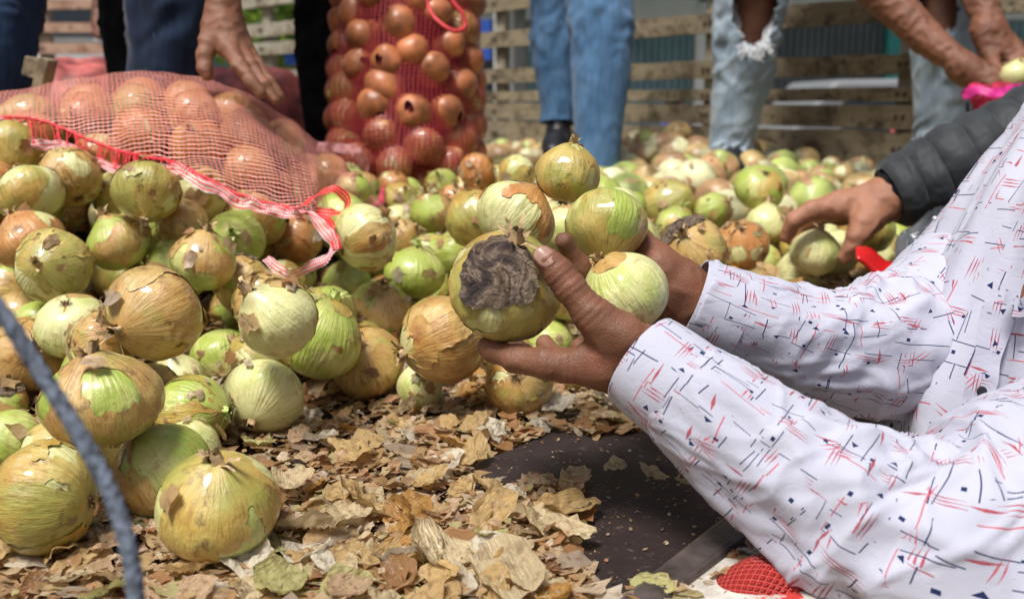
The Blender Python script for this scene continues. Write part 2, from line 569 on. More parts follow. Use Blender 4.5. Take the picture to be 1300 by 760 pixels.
def mat_bed():
    t = NT('dark_truck_bed')
    co = t.objco()
    b = t.noise(co, 7.0, 7.0, 0.65)
    col = t.ramp(b, [(0.3, (0.010, 0.007, 0.007)), (0.62, (0.032, 0.021, 0.020)), (0.8, (0.075, 0.055, 0.05))])
    dust = t.noise(co, 2.6, 6.0, 0.7)
    col = t.mix(t.math('MULTIPLY', t.smooth(dust, 0.45, 0.7), 0.45), col, (0.10, 0.08, 0.07))
    x, y, z = t.sep(co)
    sv = t.comb(t.math('ADD', t.math('MULTIPLY', x, 3.0), t.math('MULTIPLY', y, 3.0)), t.math('SUBTRACT', t.math('MULTIPLY', y, 60.0), t.math('MULTIPLY', x, 60.0)), 0.0)
    scr = t.noise(sv, 1.0, 5.0, 0.7)
    col = t.mix(t.math('MULTIPLY', t.smooth(scr, 0.60, 0.72), 0.55), col, (0.19, 0.16, 0.145))
    sp = t.noise(co, 60.0, 3.0, 0.7)
    col = t.mix(t.math('MULTIPLY', t.smooth(sp, 0.68, 0.74), 0.7), col, (0.3, 0.24, 0.18))
    gr2 = t.noise(co, 140.0, 4.0, 0.7)
    col = t.mix(t.math('MULTIPLY', t.smooth(gr2, 0.6, 0.68), 0.5), col, (0.16, 0.12, 0.09))
    t.bump(t.math('ADD', t.math('MULTIPLY', gr2, 0.6), t.math('MULTIPLY', scr, 0.5)), 0.4, 0.002)
    ro = t.math('ADD', 0.34, t.math('MULTIPLY', dust, 0.5))
    return t.fin(col, ro, 0.3)


M['bed'] = mat_bed()


def mat_chipped():
    t = NT('chipped_paint')
    co = t.objco()
    a = t.noise(co, 28.0, 6.0, 0.65)
    b = t.noise(t.vmath('ADD', co, (5, 3, 1)), 22.0, 5.0, 0.7)
    col = t.mix(t.smooth(b, 0.4, 0.7), (0.40, 0.36, 0.30), (0.62, 0.60, 0.55))
    col = t.mix(t.smooth(a, 0.60, 0.62), col, (0.50, 0.045, 0.04))
    col = t.mix(t.smooth(t.noise(co, 60.0, 4.0), 0.6, 0.66), col, (0.05, 0.05, 0.04))
    t.bump(a, 0.5, 0.003)
    return t.fin(col, 0.6, 0.3)


M['chipped'] = mat_chipped()
# ------------------------------------------------------------------ geometry generators
def surface_nets(F, origin, h):
    """isosurface of a sampled distance field, as quads"""
    S = F < 0
    c = [S[i:S.shape[0] - 1 + i, j:S.shape[1] - 1 + j, k:S.shape[2] - 1 + k] for i in (0, 1) for j in (0, 1) for k in (0, 1)]
    cnt = sum(x.astype(np.int8) for x in c)
    act = (cnt > 0) & (cnt < 8)
    idx = np.full(act.shape, -1, dtype=np.int64)
    cells = np.argwhere(act)
    idx[act] = np.arange(len(cells))
    acc = np.zeros((len(cells), 3))
    num = np.zeros(len(cells))
    corners = [(i, j, k) for i in (0, 1) for j in (0, 1) for k in (0, 1)]
    for a in corners:
        for ax in range(3):
            if a[ax] == 0:
                b = list(a)
                b[ax] = 1
                fa = F[cells[:, 0] + a[0], cells[:, 1] + a[1], cells[:, 2] + a[2]]
                fb_ = F[cells[:, 0] + b[0], cells[:, 1] + b[1], cells[:, 2] + b[2]]
                m = (fa < 0) != (fb_ < 0)
                t = fa[m] / (fa[m] - fb_[m])
                p = np.tile(np.array(a, float), (m.sum(), 1))
                p[:, ax] += t
                acc[m] += p
                num[m] += 1
    V = (cells + acc / num[:, None]) * h + origin
    faces = []
    for ax in range(3):
        o1, o2 = [i for i in range(3) if i != ax]
        sl = [slice(1, -1)] * 3
        sl[ax] = slice(0, -1)
        A = S[tuple(sl)]
        sl2 = list(sl)
        sl2[ax] = slice(1, None)
        B = S[tuple(sl2)]
        e = np.argwhere(A != B)
        flip = A[tuple(e.T)]
        g = e.copy()
        g[:, o1] += 1
        g[:, o2] += 1
        q = []
        for d1, d2 in ((-1, -1), (0, -1), (0, 0), (-1, 0)):
            gg = g.copy()
            gg[:, o1] += d1
            gg[:, o2] += d2
            q.append(idx[gg[:, 0], gg[:, 1], gg[:, 2]])
        q = np.stack(q, 1)
        if ax == 1:
            flip = ~flip
        q[~flip] = q[~flip][:, ::-1]
        faces.append(q)
    return V, np.concatenate(faces)


def smin(a, b, k):
    h = np.clip(0.5 + 0.5 * (b - a) / k, 0, 1)
    return b * (1 - h) + a * h - k * h * (1 - h)


def chain_sdf(P, pts, k):
    d = None
    for (a, ra), (b, rb) in zip(pts[:-1], pts[1:]):
        a, b = np.array(a, dtype=np.float32), np.array(b, dtype=np.float32)
        ba = b - a
        t = np.clip(((P - a) @ ba) / max(1e-9, float(ba @ ba)), 0, 1)
        q = P - a - t[..., None] * ba
        dd = np.sqrt((q * q).sum(-1)) - (ra + (rb - ra) * t)
        d = dd if d is None else smin(d, dd, k)
    return d


def sdf_body(groups, h, kg, kin=0.004):
    """groups: list of lists of chains. First group = core (smooth joined), others joined to it but not to each other."""
    allp = [p for g in groups for c in g for p in c]
    lo = np.min([np.array(p[0]) - p[1] for p in allp], 0) - 3 * h
    hi = np.max([np.array(p[0]) + p[1] for p in allp], 0) + 3 * h
    n = np.ceil((hi - lo) / h).astype(int) + 1
    ax = [lo[i] + np.arange(n[i]) * h for i in range(3)]
    P = np.stack(np.meshgrid(*ax, indexing='ij'), -1).astype(np.float32)
    core = None
    for c in groups[0]:
        d = chain_sdf(P, c, kin)
        core = d if core is None else smin(core, d, kg * 1.6)
    fing = None
    for g in groups[1:]:
        d = chain_sdf(P, g[0], kin)
        fing = d if fing is None else np.minimum(fing, d)
    F = core if fing is None else smin(core, fing, kg)
    return surface_nets(F, lo, h)


def relax_mesh(V, Q, it=2, lam=0.5):
    e = np.concatenate([Q[:, [0, 1]], Q[:, [1, 2]], Q[:, [2, 3]], Q[:, [3, 0]]])
    for _ in range(it):
        acc = np.zeros_like(V)
        cnt = np.zeros(len(V))
        np.add.at(acc, e[:, 0], V[e[:, 1]])
        np.add.at(acc, e[:, 1], V[e[:, 0]])
        np.add.at(cnt, e[:, 0], 1)
        np.add.at(cnt, e[:, 1], 1)
        V = V + lam * (acc / np.maximum(cnt, 1)[:, None] - V)
    return V


def PR(px, py, d, r):
    """joint: world point + radius given in photo pixels"""
    return (tuple(W(px, py, d)), r * d / FPX)


def join_bodies(name, pieces, mat, parent):
    vs, fs, off = [], [], 0
    for V, Q in pieces:
        vs.append(V)
        fs.append(Q + off)
        off += len(V)
    return mesh_obj(name, np.concatenate(vs), np.concatenate(fs), mat, parent)


def catmull(pts, n):
    """pts: list of tuples of floats; returns n samples"""
    A = np.array(pts, float)
    m = len(A)
    out = []
    for i in range(n):
        t = i / (n - 1) * (m - 1)
        k = min(int(t), m - 2)
        f = t - k
        p0, p1, p2, p3 = A[max(k - 1, 0)], A[k], A[k + 1], A[min(k + 2, m - 1)]
        out.append(0.5 * ((2 * p1) + (-p0 + p2) * f + (2 * p0 - 5 * p1 + 4 * p2 - p3) * f * f + (-p0 + 3 * p1 - 3 * p2 + p3) * f ** 3))
    return np.array(out)


def tube_cloth(name, stations, mat, parent=None, nu=80, nv=48, disp=None, keep=None, sq=1.0, up=(0, -0.3, 1), uvoff=(0, 0), caps=False, thick=0.0):
    """stations: [(P, r)] or [(P, r1, r2)]; r1 along 'side', r2 along 'up' of the frame"""
    S = [tuple(s[0]) + ((s[1], s[1]) if len(s) == 2 else (s[1], s[2])) for s in stations]
    C = catmull(S, nu)
    P = C[:, :3]
    T = np.gradient(P, axis=0)
    T /= np.linalg.norm(T, axis=1)[:, None]
    upv = np.array(up, float)
    L = np.concatenate([[0], np.cumsum(np.linalg.norm(np.diff(P, axis=0), axis=1))])
    verts, uvv = [], []
    e_prev = None
    for i in range(nu):
        if e_prev is None:
            e1 = np.cross(T[i], upv)
        else:
            e1 = e_prev - T[i] * (e_prev @ T[i])
        e1 /= np.linalg.norm(e1)
        e_prev = e1
        e2 = np.cross(e1, T[i])
        for j in range(nv):
            th = 2 * PI * j / nv
            c, s = math.cos(th), math.sin(th)
            r1, r2 = C[i, 3], C[i, 4]
            dr = disp(L[i], th, i / (nu - 1), r1) if disp else 0.0
            verts.append(P[i] + e1 * c * (r1 + dr) + e2 * s * (r2 + dr))
    faces, uvs = [], []
    rm = float(np.mean(C[:, 3:5]))
    for i in range(nu - 1):
        for j in range(nv):
            if keep is not None and not keep(i / (nu - 1), 2 * PI * (j + .5) / nv, verts[i * nv + j]):
                continue
            a, b = i * nv + j, i * nv + (j + 1) % nv
            faces.append((a, b, b + nv, a + nv))
            u0, u1 = L[i] + uvoff[0], L[i + 1] + uvoff[0]
            v0, v1 = j / nv * 2 * PI * rm + uvoff[1], (j + 1) / nv * 2 * PI * rm + uvoff[1]
            uvs += [(u0, v0), (u0, v1), (u1, v1), (u1, v0)]
    o = mesh_obj(name, np.array(verts), faces, mat, parent, uvs)
    if thick:
        md = o.modifiers.new("thickness", 'SOLIDIFY')
        md.thickness = thick
        md.offset = -1
    return o


def wrinkle(amp, fs=14.0, ft=1.2, seed=0.0, joints=(), base=0.35):
    """fold pattern: rings of compressed cloth near joints, long soft folds elsewhere"""
    def f(s, th, t, r):
        c, q = math.cos(th), math.sin(th)
        w = base * min(1.0, .1 + s / .06)
        for (tj, wd) in joints:
            w += math.exp(-((t - tj) / wd) ** 2)
        warp = 0.8 * mnoise.noise((s * 9 + seed, c * 1.1, q * 1.1))
        n = mnoise.noise((s * fs + warp + seed * 3, c * ft + s * 3, q * ft))
        n2 = mnoise.noise((s * fs * 2.3 + warp * 2 + seed, c * ft * 1.7, q * ft * 1.7 + 5))
        ridge = 1 - abs(n) * 3.2
        # sharp diagonal creases running round the limb
        m1 = 1 - abs(mnoise.noise((s * fs * 1.3 + c * 1.6 + seed, q * 1.2, s * 2))) * 5
        m2 = 1 - abs(mnoise.noise((s * fs * 1.1 - q * 1.8 + seed * 2, c * 1.2, 4 + s * 2))) * 5
        cr = max(m1, 0) ** 1.5 + max(m2, 0) ** 1.5
        return amp * (w * (max(ridge, -0.6) * 0.45 + n2 * 0.45 + cr * 0.30)) + amp * 0.6 * mnoise.noise((s * 4 + seed, c, q))
    return f


def tube_geo(path, r, seg=8, closed=False, twist=0.0, braid=0.0, strands=3):
    P = np.array([tuple(p) for p in path], float)
    T = np.gradient(P, axis=0)
    T /= np.linalg.norm(T, axis=1)[:, None] + 1e-9
    up = np.array((0.1, 0.2, 1.0))
    V, F = [], []
    e = None
    for i, p in enumerate(P):
        e = np.cross(T[i], up) if e is None else e - T[i] * (e @ T[i])
        e /= np.linalg.norm(e) + 1e-9
        f = np.cross(e, T[i])
        for j in range(seg):
            th = 2 * PI * j / seg
            rr = (r[i] if hasattr(r, '__len__') else r) * (1 + braid * math.cos(strands * (th + i * twist)))
            V.append(p + e * math.cos(th) * rr + f * math.sin(th) * rr)
    for i in range(len(P) - 1):
        for j in range(seg):
            a, b = i * seg + j, i * seg + (j + 1) % seg
            F.append((a, b, b + seg, a + seg))
    F.append(tuple(range(seg))[::-1])
    F.append(tuple((len(P) - 1) * seg + j for j in range(seg)))
    return np.array(V), F


class MB:
    def __init__(s):
        s.v, s.f = [], []

    def add(s, V, F):
        o = len(s.v)
        s.v += [tuple(p) for p in V]
        s.f += [tuple(i + o for i in f) for f in F]

    def box(s, c, h, rot=None):
        c = Vector(c)
        V = []
        for x in (-1, 1):
            for y in (-1, 1):
                for z in (-1, 1):
                    v = Vector((x * h[0], y * h[1], z * h[2]))
                    V.append(c + (rot @ v if rot is not None else v))
        s.add(V, [(0, 1, 3, 2), (4, 6, 7, 5), (0, 4, 5, 1), (2, 3, 7, 6), (0, 2, 6, 4), (1, 5, 7, 3)])

    def tube(s, path, r, seg=6, **k):
        s.add(*tube_geo(path, r, seg, **k))

    def build(s, name, mat, parent=None, smooth=False, bevel=0.0):
        o = mesh_obj(name, s.v, s.f, mat, parent, smooth=smooth)
        if bevel:
            b = o.modifiers.new("edge", 'BEVEL')
            b.width = bevel
            b.segments = 2
        return o


# ---------------------------------------------------------------- onions
def bulb_profile(nr, flat, neck, pinch):
    prof = []
    for j in range(nr + 1):
        a = -PI / 2 + PI * j / nr
        r, z = math.cos(a), math.sin(a) * flat
        if a > 0:
            s = max(0.0, math.sin(a))
            z += neck * s ** 10
            r = r * (1 - pinch * s ** 3)
            r = max(r, 0.085 * (1 if s > 0.9 else 0))
        else:
            s = max(0.0, -math.sin(a))
            z += 0.05 * s ** 14
        prof.append((r, z))
    prof[-1] = (0.0, prof[-1][1])
    prof[0] = (0.0, prof[0][1])
    return prof


def bulb_grid(seed, ns, nr, flat, neck, pinch):
    rs = random.Random(seed)
    prof = bulb_profile(nr, flat, neck, pinch)
    ex, ey = rs.uniform(0.96, 1.04), rs.uniform(0.96, 1.04)
    ph = rs.uniform(0, 6)
    nrib = rs.choice((9, 11, 13, 14))
    G_ = np.zeros((nr + 1, ns, 3))
    o = seed * 11.7
    for j, (r, z) in enumerate(prof):
        for i in range(ns):
            th = 2 * PI * i / ns
            c, s = math.cos(th), math.sin(th)
            k = 1 + 0.075 * mnoise.noise((c * r * 0.9 + o, s * r * 0.9, z * 0.9)) + 0.02 * mnoise.noise((c * r * 3 + o, s * r * 3, z * 2))
            k += 0.006 * math.cos(nrib * th + ph + 1.5 * mnoise.noise((c + o, s, z))) * min(1, r * 1.4)
            G_[j, i] = (c * r * k * ex, s * r * k * ey, z * (1 + 0.03 * (k - 1)))
    return G_


def grid_faces(nr, ns):
    F = []
    for j in range(nr):
        for i in range(ns):
            a, b = j * ns + i, j * ns + (i + 1) % ns
            if j == 0:
                F.append((a, b + ns, a + ns))
            elif j == nr - 1:
                F.append((a, b, a + ns))
            else:
                F.append((a, b, b + ns, a + ns))
    return F


def clip_iso(V, Fq, val, thr):
    """keep the part of the mesh where val > thr, with a clean cut along the level line"""
    out_v, out_f, cache = [], [], {}
    vm = {}

    def vid(i):
        if i not in vm:
            vm[i] = len(out_v)
            out_v.append(V[i])
        return vm[i]

    def eid(a, b):
        k = (a, b) if a < b else (b, a)
        if k not in cache:
            t = (thr - val[a]) / (val[b] - val[a])
            cache[k] = len(out_v)
            out_v.append(V[a] + (V[b] - V[a]) * t)
        return cache[k]
    for f in Fq:
        ins = [val[i] > thr for i in f]
        if not any(ins):
            continue
        if all(ins):
            out_f.append(tuple(vid(i) for i in f))
            continue
        poly = []
        for k in range(len(f)):
            a, b = f[k], f[(k + 1) % len(f)]
            if ins[k]:
                poly.append(vid(a))
            if ins[k] != ins[(k + 1) % len(f)]:
                poly.append(eid(a, b))
        if len(poly) >= 3:
            out_f.append(tuple(poly))
    return out_v, out_f


def skin_layer(G_, seed, cover, off=0.007, mask=None, lift=0.028, crumple=0.0, rag=0.22):
    nr, ns = G_.shape[0] - 1, G_.shape[1]
    V = G_.reshape(-1, 3)
    o = seed * 5.3 + 100
    val = np.zeros(len(V))
    for i, p in enumerate(V):
        rr = math.hypot(p[0], p[1]) + 1e-4
        u, w = p[0] / rr, p[1] / rr
        n = mnoise.noise((p[0] * 1.1 + o, p[1] * 1.1, p[2] * 0.7))
        n += rag * mnoise.noise((u * 3.2 + o, w * 3.2, p[2] * 1.4)) + rag * 0.45 * mnoise.noise((p[0] * 9 + o, p[1] * 9, p[2] * 7))
        n += rag * 0.2 * mnoise.noise((p[0] * 22 + o, p[1] * 22, p[2] * 18))
        val[i] = n
    if mask is not None:
        d = np.array(mask[0]) / np.linalg.norm(mask[0])
        un = V / (np.linalg.norm(V, axis=1)[:, None] + 1e-6)
        val = 0.36 * val - np.degrees(np.arccos(np.clip(un @ d, -1, 1))) / 45.0 + mask[1] / 45.0
        thr = 0.0
    else:
        thr = float(np.quantile(val, 1 - cover))
    edge = np.clip(1 - (val - thr) / 0.12, 0, 1)
    V2 = V.copy()
    for i, p in enumerate(V):
        k = 1 + off + lift * edge[i] ** 2 * (0.4 + mnoise.noise((p[0] * 4 + o, p[1] * 4, p[2] * 4)))
        if crumple:
            k += crumple * max(0.02, 0.32 - abs(mnoise.noise((p[0] * 4 + o, p[1] * 6, p[2] * 5)))) + crumple * 0.4 * mnoise.noise((p[0] * 11, p[1] * 11 + o, p[2] * 11))
        V2[i] = p * k
    return clip_iso(V2, grid_faces(nr, ns), val, thr)


def roots_geo(rs, n=34, zb=-0.9, ln=0.16):
    mb = MB()
    # rough little plate
    k = 9
    V = [(0, 0, zb - 0.05)] + [(0.13 * math.cos(2 * PI * i / k) * rs.uniform(.7, 1.2), 0.13 * math.sin(2 * PI * i / k) * rs.uniform(.7, 1.2), zb + 0.015) for i in range(k)]
    mb.add(V, [(0, 1 + (i + 1) % k, 1 + i) for i in range(k)])
    for _ in range(n):
        a = rs.uniform(0, 2 * PI)
        r0 = rs.uniform(0, 0.11)
        l = ln * rs.uniform(.5, 1.5)
        out = rs.uniform(0.1, 1.3)
        p = Vector((r0 * math.cos(a), r0 * math.sin(a), zb - 0.01))
        path = [p]
        a2 = a + rs.uniform(-.8, .8)
        for q in range(3):
            p = p + Vector((math.cos(a2) * out, math.sin(a2) * out, -0.8 + 0.45 * q)).normalized() * (l / 3)
            path.append(p)
            a2 += rs.uniform(-.7, .7)
        mb.tube(path, [0.011, 0.009, 0.007, 0.004], 3)
    return mb.v, mb.f


def neck_geo(rs, ztop, ln=0.3, n=6, rad=0.09):
    """withered, twisted neck with torn tips"""
    V, F = [], []
    segs, rings = 12, 7
    bx, by = rs.uniform(-.3, .3), rs.uniform(-.3, .3)
    for j in range(rings):
        t = j / (rings - 1)
        z = ztop - 0.07 + ln * t
        r = rad * (1.5 - 0.9 * t + 0.35 * t * t)
        for i in range(segs):
            th = 2 * PI * i / segs + t * 0.8
            rr = r * (1 + 0.28 * math.cos(4 * th + seedf(rs)) + rs.uniform(-.1, .1))
            zz = z + (rs.uniform(-.1, .16) * ln if j == rings - 1 else 0)
            V.append((rr * math.cos(th) + bx * ln * t * t, rr * math.sin(th) + by * ln * t * t, zz))
    for j in range(rings - 1):
        for i in range(segs):
            a, b = j * segs + i, j * segs + (i + 1) % segs
            F.append((a, b, b + segs, a + segs))
    for _ in range(n):      # torn strips of skin round the neck
        a = rs.uniform(0, 2 * PI)
        w = rs.uniform(.04, .10)
        l = ln * rs.uniform(.6, 1.5)
        out = rs.uniform(.3, 1.2)
        b0 = len(V)
        for q in range(4):
            t = q / 3
            ww = w * (1 - t * rs.uniform(.5, .95))
            c = Vector((math.cos(a) * (rad * 1.3 + out * l * t * t), math.sin(a) * (rad * 1.3 + out * l * t * t), ztop - .05 + l * (t - .4 * out * t * t)))
            tx = Vector((-math.sin(a), math.cos(a), rs.uniform(-.3, .3)))
            V.append(tuple(c + tx * ww))
            V.append(tuple(c - tx * ww))
        for q in range(3):
            F.append((b0 + 2 * q, b0 + 2 * q + 1, b0 + 2 * q + 3, b0 + 2 * q + 2))
    return V, F


def seedf(rs):
    return 0.7


def mk_mesh(name, V, F, mat, smooth=True):
    me = bpy.data.meshes.new(name)
    me.from_pydata([tuple(v) for v in V], [], [tuple(int(i) for i in f) for f in F])
    if smooth:
        me.polygons.foreach_set("use_smooth", [True] * len(me.polygons))
    me.materials.append(mat)
    me.update()
    return me


def make_variant(seed, flesh, skin, cover, ns=88, nr=52, neckmat='neck', neck=None, mask=None, rotten=None, flat=None, pinch=None, neckln=None):
    rs = random.Random(seed * 101)
    flat = flat or rs.uniform(0.88, 1.0)
    nk = rs.uniform(0.06, 0.17) if neck is None else neck
    pinch = rs.uniform(0.05, 0.20) if pinch is None else pinch
    g = bulb_grid(seed, ns, nr, flat, nk, pinch)
    d = {}
    d['bulb'] = mk_mesh('bulb', g.reshape(-1, 3), grid_faces(nr, ns), M[flesh])
    if cover > 0 or mask:
        V, F = skin_layer(g, seed, cover, mask=mask)
        d['outer_skin'] = mk_mesh('outer_skin', V, F, M[skin])
        if cover > 0.75:
            V, F = skin_layer(g, seed + 50, rs.uniform(.15, .35), off=0.016, lift=0.05)
            d['loose_skin'] = mk_mesh('loose_skin', V, F, M[skin])
    if rotten:
        V, F = skin_layer(g, seed + 9, 0.2, off=0.026, mask=rotten, lift=0.09, crumple=0.05, rag=0.55)
        d['rotten_skin'] = mk_mesh('rotten_skin', V, F, M['rotten'])
    if ns > 40:
        V, F = roots_geo(rs, zb=g[0, 0, 2])
        d['roots'] = mk_mesh('roots', V, F, M['roots'], False)
        V, F = neck_geo(rs, g[-1, 0, 2], neckln or rs.uniform(.16, .34))
        d['neck'] = mk_mesh('neck', V, F, M[neckmat])
    return d


t_ = NT('rotten_skin')
co_ = t_.objco()
n1_ = t_.noise(t_.vmath('MULTIPLY', co_, (1.2, 1.2, .8)), 1.1, 3.0, 0.5, 1.0)
c_ = t_.ramp(n1_, [(.30, (.025, .024, .032)), (.40, (.16, .11, .09)), (.46, (.44, .33, .24)), (.52, (.13, .08, .05)), (.60, (.46, .35, .24)), (.72, (.06, .04, .035))])
n2_ = t_.noise(co_, 5.0, 6.0, 0.7, 1.0)
c_ = t_.mix(t_.math('MULTIPLY', t_.smooth(n2_, .56, .66), .6), c_, (.035, .026, .024))
c_ = t_.mix(t_.math('MULTIPLY', t_.smooth(n2_, .42, .36), .5), c_, (.40, .30, .20))
t_.bump(t_.math('ADD', n1_, n2_), .8, .06)
M['rotten'] = t_.fin(c_, .6, .35)

VAR = {}
VAR['gold'] = [make_variant(s, 'flesh_pale', 'skin_gold', c) for s, c in ((1, .92), (2, .8), (3, .97), (4, .7))]
VAR['tan'] = [make_variant(s, 'flesh_pale', 'skin_tan', c) for s, c in ((11, .9), (12, .8), (13, .96))]
VAR['orange'] = [make_variant(s, 'flesh_pale', 'skin_orange', c) for s, c in ((21, .97), (22, .9))]
VAR['pale'] = [make_variant(s, 'flesh_pale', 'skin_tan', c) for s, c in ((31, .10), (32, .05), (33, .16))]
VAR['mixed'] = [make_variant(s, 'flesh_green', 'skin_tan', c) for s, c in ((41, .55), (42, .42), (43, .6))]
VAR['green'] = [make_variant(s, 'flesh_green', 'skin_gold', c, neckmat='neck_green') for s, c in ((51, .15), (52, .28), (53, .08))]
VAR['dark'] = [make_variant(s, 'flesh_green', 'skin_tan', c, rotten=((.5, .3, .5), 50)) for s, c in ((61, .7), (62, .85))]
# coarse ones for the heap behind and the insides of the bags
LOW = {}
for kname, fl, sk, cs in (('gold', 'flesh_pale', 'skin_gold', (.9, .7)), ('tan', 'flesh_pale', 'skin_tan', (.85, .6)),
                          ('pale', 'flesh_pale', 'skin_tan', (.1, .25)), ('mixed', 'flesh_green', 'skin_tan', (.5, .35)),
                          ('green', 'flesh_green', 'skin_gold', (.12, .05)), ('bag', 'flesh_pale', 'skin_bag', (.98, .92)),
                          ('orange', 'flesh_pale', 'skin_orange', (.96, .85))):
    LOW[kname] = [make_variant(200 + i * 7 + len(kname), fl, sk, c, ns=36, nr=22) for i, c in enumerate(cs)]

ONION_GROUP = "onions in and around the heap on the truck bed"
placed = []      # (centre, radius)


def onion(loc, r, var, R, label=None, group=None, low=False, squash=1.0, hide=()):
    o = inst('onion', var['bulb'])
    o.location = loc
    o.scale = (r, r, r * squash)
    o.rotation_euler = R.to_euler() if not isinstance(R, tuple) else R
    for k in ('outer_skin', 'loose_skin', 'rotten_skin', 'roots', 'neck'):
        if k in var and k not in hide:
            inst(k, var[k], o)
    tag(o, label, 'onion', group or ONION_GROUP)
    placed.append((Vector(loc), r))
    return o


def axis_rot(ax, spin=0.0):
    """rotation that points the neck (+Z) along a view-space direction: x right, y up, z towards the camera"""
    v = (CR * ax[0] + CU * ax[1] - CF * ax[2]).normalized()
    return (v.to_track_quat('Z', 'Y').to_matrix() @ Matrix.Rotation(spin, 3, 'Z'))


def rand_rot(rs):
    q = Quaternion((rs.gauss(0, 1), rs.gauss(0, 1), rs.gauss(0, 1), rs.gauss(0, 1)))
    q.normalize()
    return q.to_matrix()


# ---------------------------------------------------------------- papery flakes
def flake_template(seed, nseg=11):
    rs = random.Random(seed)
    el = rs.uniform(.45, .95)
    rad = [rs.uniform(.55, 1.15) for _ in range(nseg)]
    cur = rs.uniform(-.6, .6)
    cur2 = rs.uniform(-.3, .3)
    V = [(0, 0, 0)]
    F = []
    rings = (0.5, 1.0)
    for q, f in enumerate(rings):
        for i in range(nseg):
            th = 2 * PI * i / nseg
            rr = f * (rad[i] if q else 0.5 * (rad[i] + 1))
            x, y = rr * math.cos(th), rr * math.sin(th) * el
            z = cur * x * x * .6 + cur2 * y * y + (rs.uniform(-.12, .12) if q else rs.uniform(-.05, .05))
            V.append((x, y, z))
    for i in range(nseg):
        j = (i + 1) % nseg
        F.append((0, 1 + i, 1 + j))
        F.append((1 + i, 1 + nseg + i, 1 + nseg + j))
        F.append((1 + i, 1 + nseg + j, 1 + j))
    return np.array(V), F


def flake_fine(seed, n=20, rings=7):
    """larger curled piece of onion skin with veins and torn rim"""
    rs = random.Random(seed)
    el = rs.uniform(.55, .95)
    o = seed * 3.1
    cur = rs.uniform(.15, .75) * rs.choice((-1, 1, 1))
    V = [(0, 0, 0)]
    F = []
    for q in range(1, rings + 1):
        f = q / rings
        for i in range(n):
            th = 2 * PI * i / n
            edge = 1 + .32 * mnoise.noise((math.cos(th) * 1.4 + o, math.sin(th) * 1.4, 0)) + .22 * mnoise.noise((math.cos(th) * 5 + o, math.sin(th) * 5, 1))
            rr = f * (1 + (edge - 1) * f)
            x, y = rr * math.cos(th), rr * math.sin(th) * el
            z = cur * (y * y) * .8 + .15 * x * x + .20 * mnoise.noise((x * 2.2 + o, y * 2.2, 2)) + .10 * (1 - abs(mnoise.noise((x * 3 + o, y * 5, 5))) * 4)
            V.append((x, y, z))
    for i in range(n):
        F.append((0, 1 + i, 1 + (i + 1) % n))
    for q in range(rings - 1):
        for i in range(n):
            a, b = 1 + q * n + i, 1 + q * n + (i + 1) % n
            F.append((a, a + n, b + n, b))
    return np.array(V), F


# ---------------------------------------------------------------- net bags
def net_surface(axis, Rf, spheres, nt=150, nph=130, ph0=0.0, ph1=2 * PI, base=0.86, it=14, e1=None, gap=0.002):
    A, B = np.array(axis[0], float), np.array(axis[1], float)
    d = (B - A) / np.linalg.norm(B - A)
    e1 = np.array(e1, float)
    e1 -= d * (e1 @ d)
    e1 /= np.linalg.norm(e1)
    e2 = np.cross(d, e1)
    ts = np.linspace(0, 1, nt)
    ph = np.linspace(ph0, ph1, nph)
    C = A + ts[:, None] * (B - A)
    D = np.cos(ph)[:, None] * e1 + np.sin(ph)[:, None] * e2
    rho = np.zeros((nt, nph))
    for i, t in enumerate(ts):
        rho[i] = Rf(t) * base
    obs = np.zeros((nt, nph))
    for c, r in spheres:
        p = np.array(c)[None, :] - C
        b = p @ D.T
        disc = (r + gap) ** 2 - ((p * p).sum(1)[:, None] - b * b)
        f = np.where(disc > 0, b + np.sqrt(np.maximum(disc, 0)), 0)
        lim = np.array([Rf(t) for t in ts])[:, None] * 1.25 + 0.02
        f = np.where(f < lim, f, 0)
        obs = np.maximum(obs, f)
    rho = np.maximum(rho, obs)
    closed = abs(ph1 - ph0 - 2 * PI) < 1e-6
    for _ in range(it):
        if closed:
            l, r = np.roll(rho, 1, 1), np.roll(rho, -1, 1)
        else:
            l = np.concatenate([rho[:, :1], rho[:, :-1]], 1)
            r = np.concatenate([rho[:, 1:], rho[:, -1:]], 1)
        u = np.concatenate([rho[:1], rho[:-1]], 0)
        dn = np.concatenate([rho[1:], rho[-1:]], 0)
        rho = np.maximum(obs, (l + r + u + dn + 2 * rho) / 6)
    P = C[:, None, :] + rho[..., None] * D[None]
    return P, ts, ph


def net_mesh(name, P, mat, parent, keep=None, uvs=1.0):
    nt, nph = P.shape[:2]
    du = np.linalg.norm(np.diff(P, axis=0), axis=2).mean()
    dv = np.linalg.norm(np.diff(P, axis=1), axis=2).mean()
    F, U = [], []
    for i in range(nt - 1):
        for j in range(nph - 1):
            if keep is not None and not keep[i, j]:
                continue
            a = i * nph + j
            F.append((a, a + 1, a + nph + 1, a + nph))
            U += [(i * du, j * dv), (i * du, (j + 1) * dv), ((i + 1) * du, (j + 1) * dv), ((i + 1) * du, j * dv)]
    return mesh_obj(name, P.reshape(-1, 3), F, mat, parent, U)


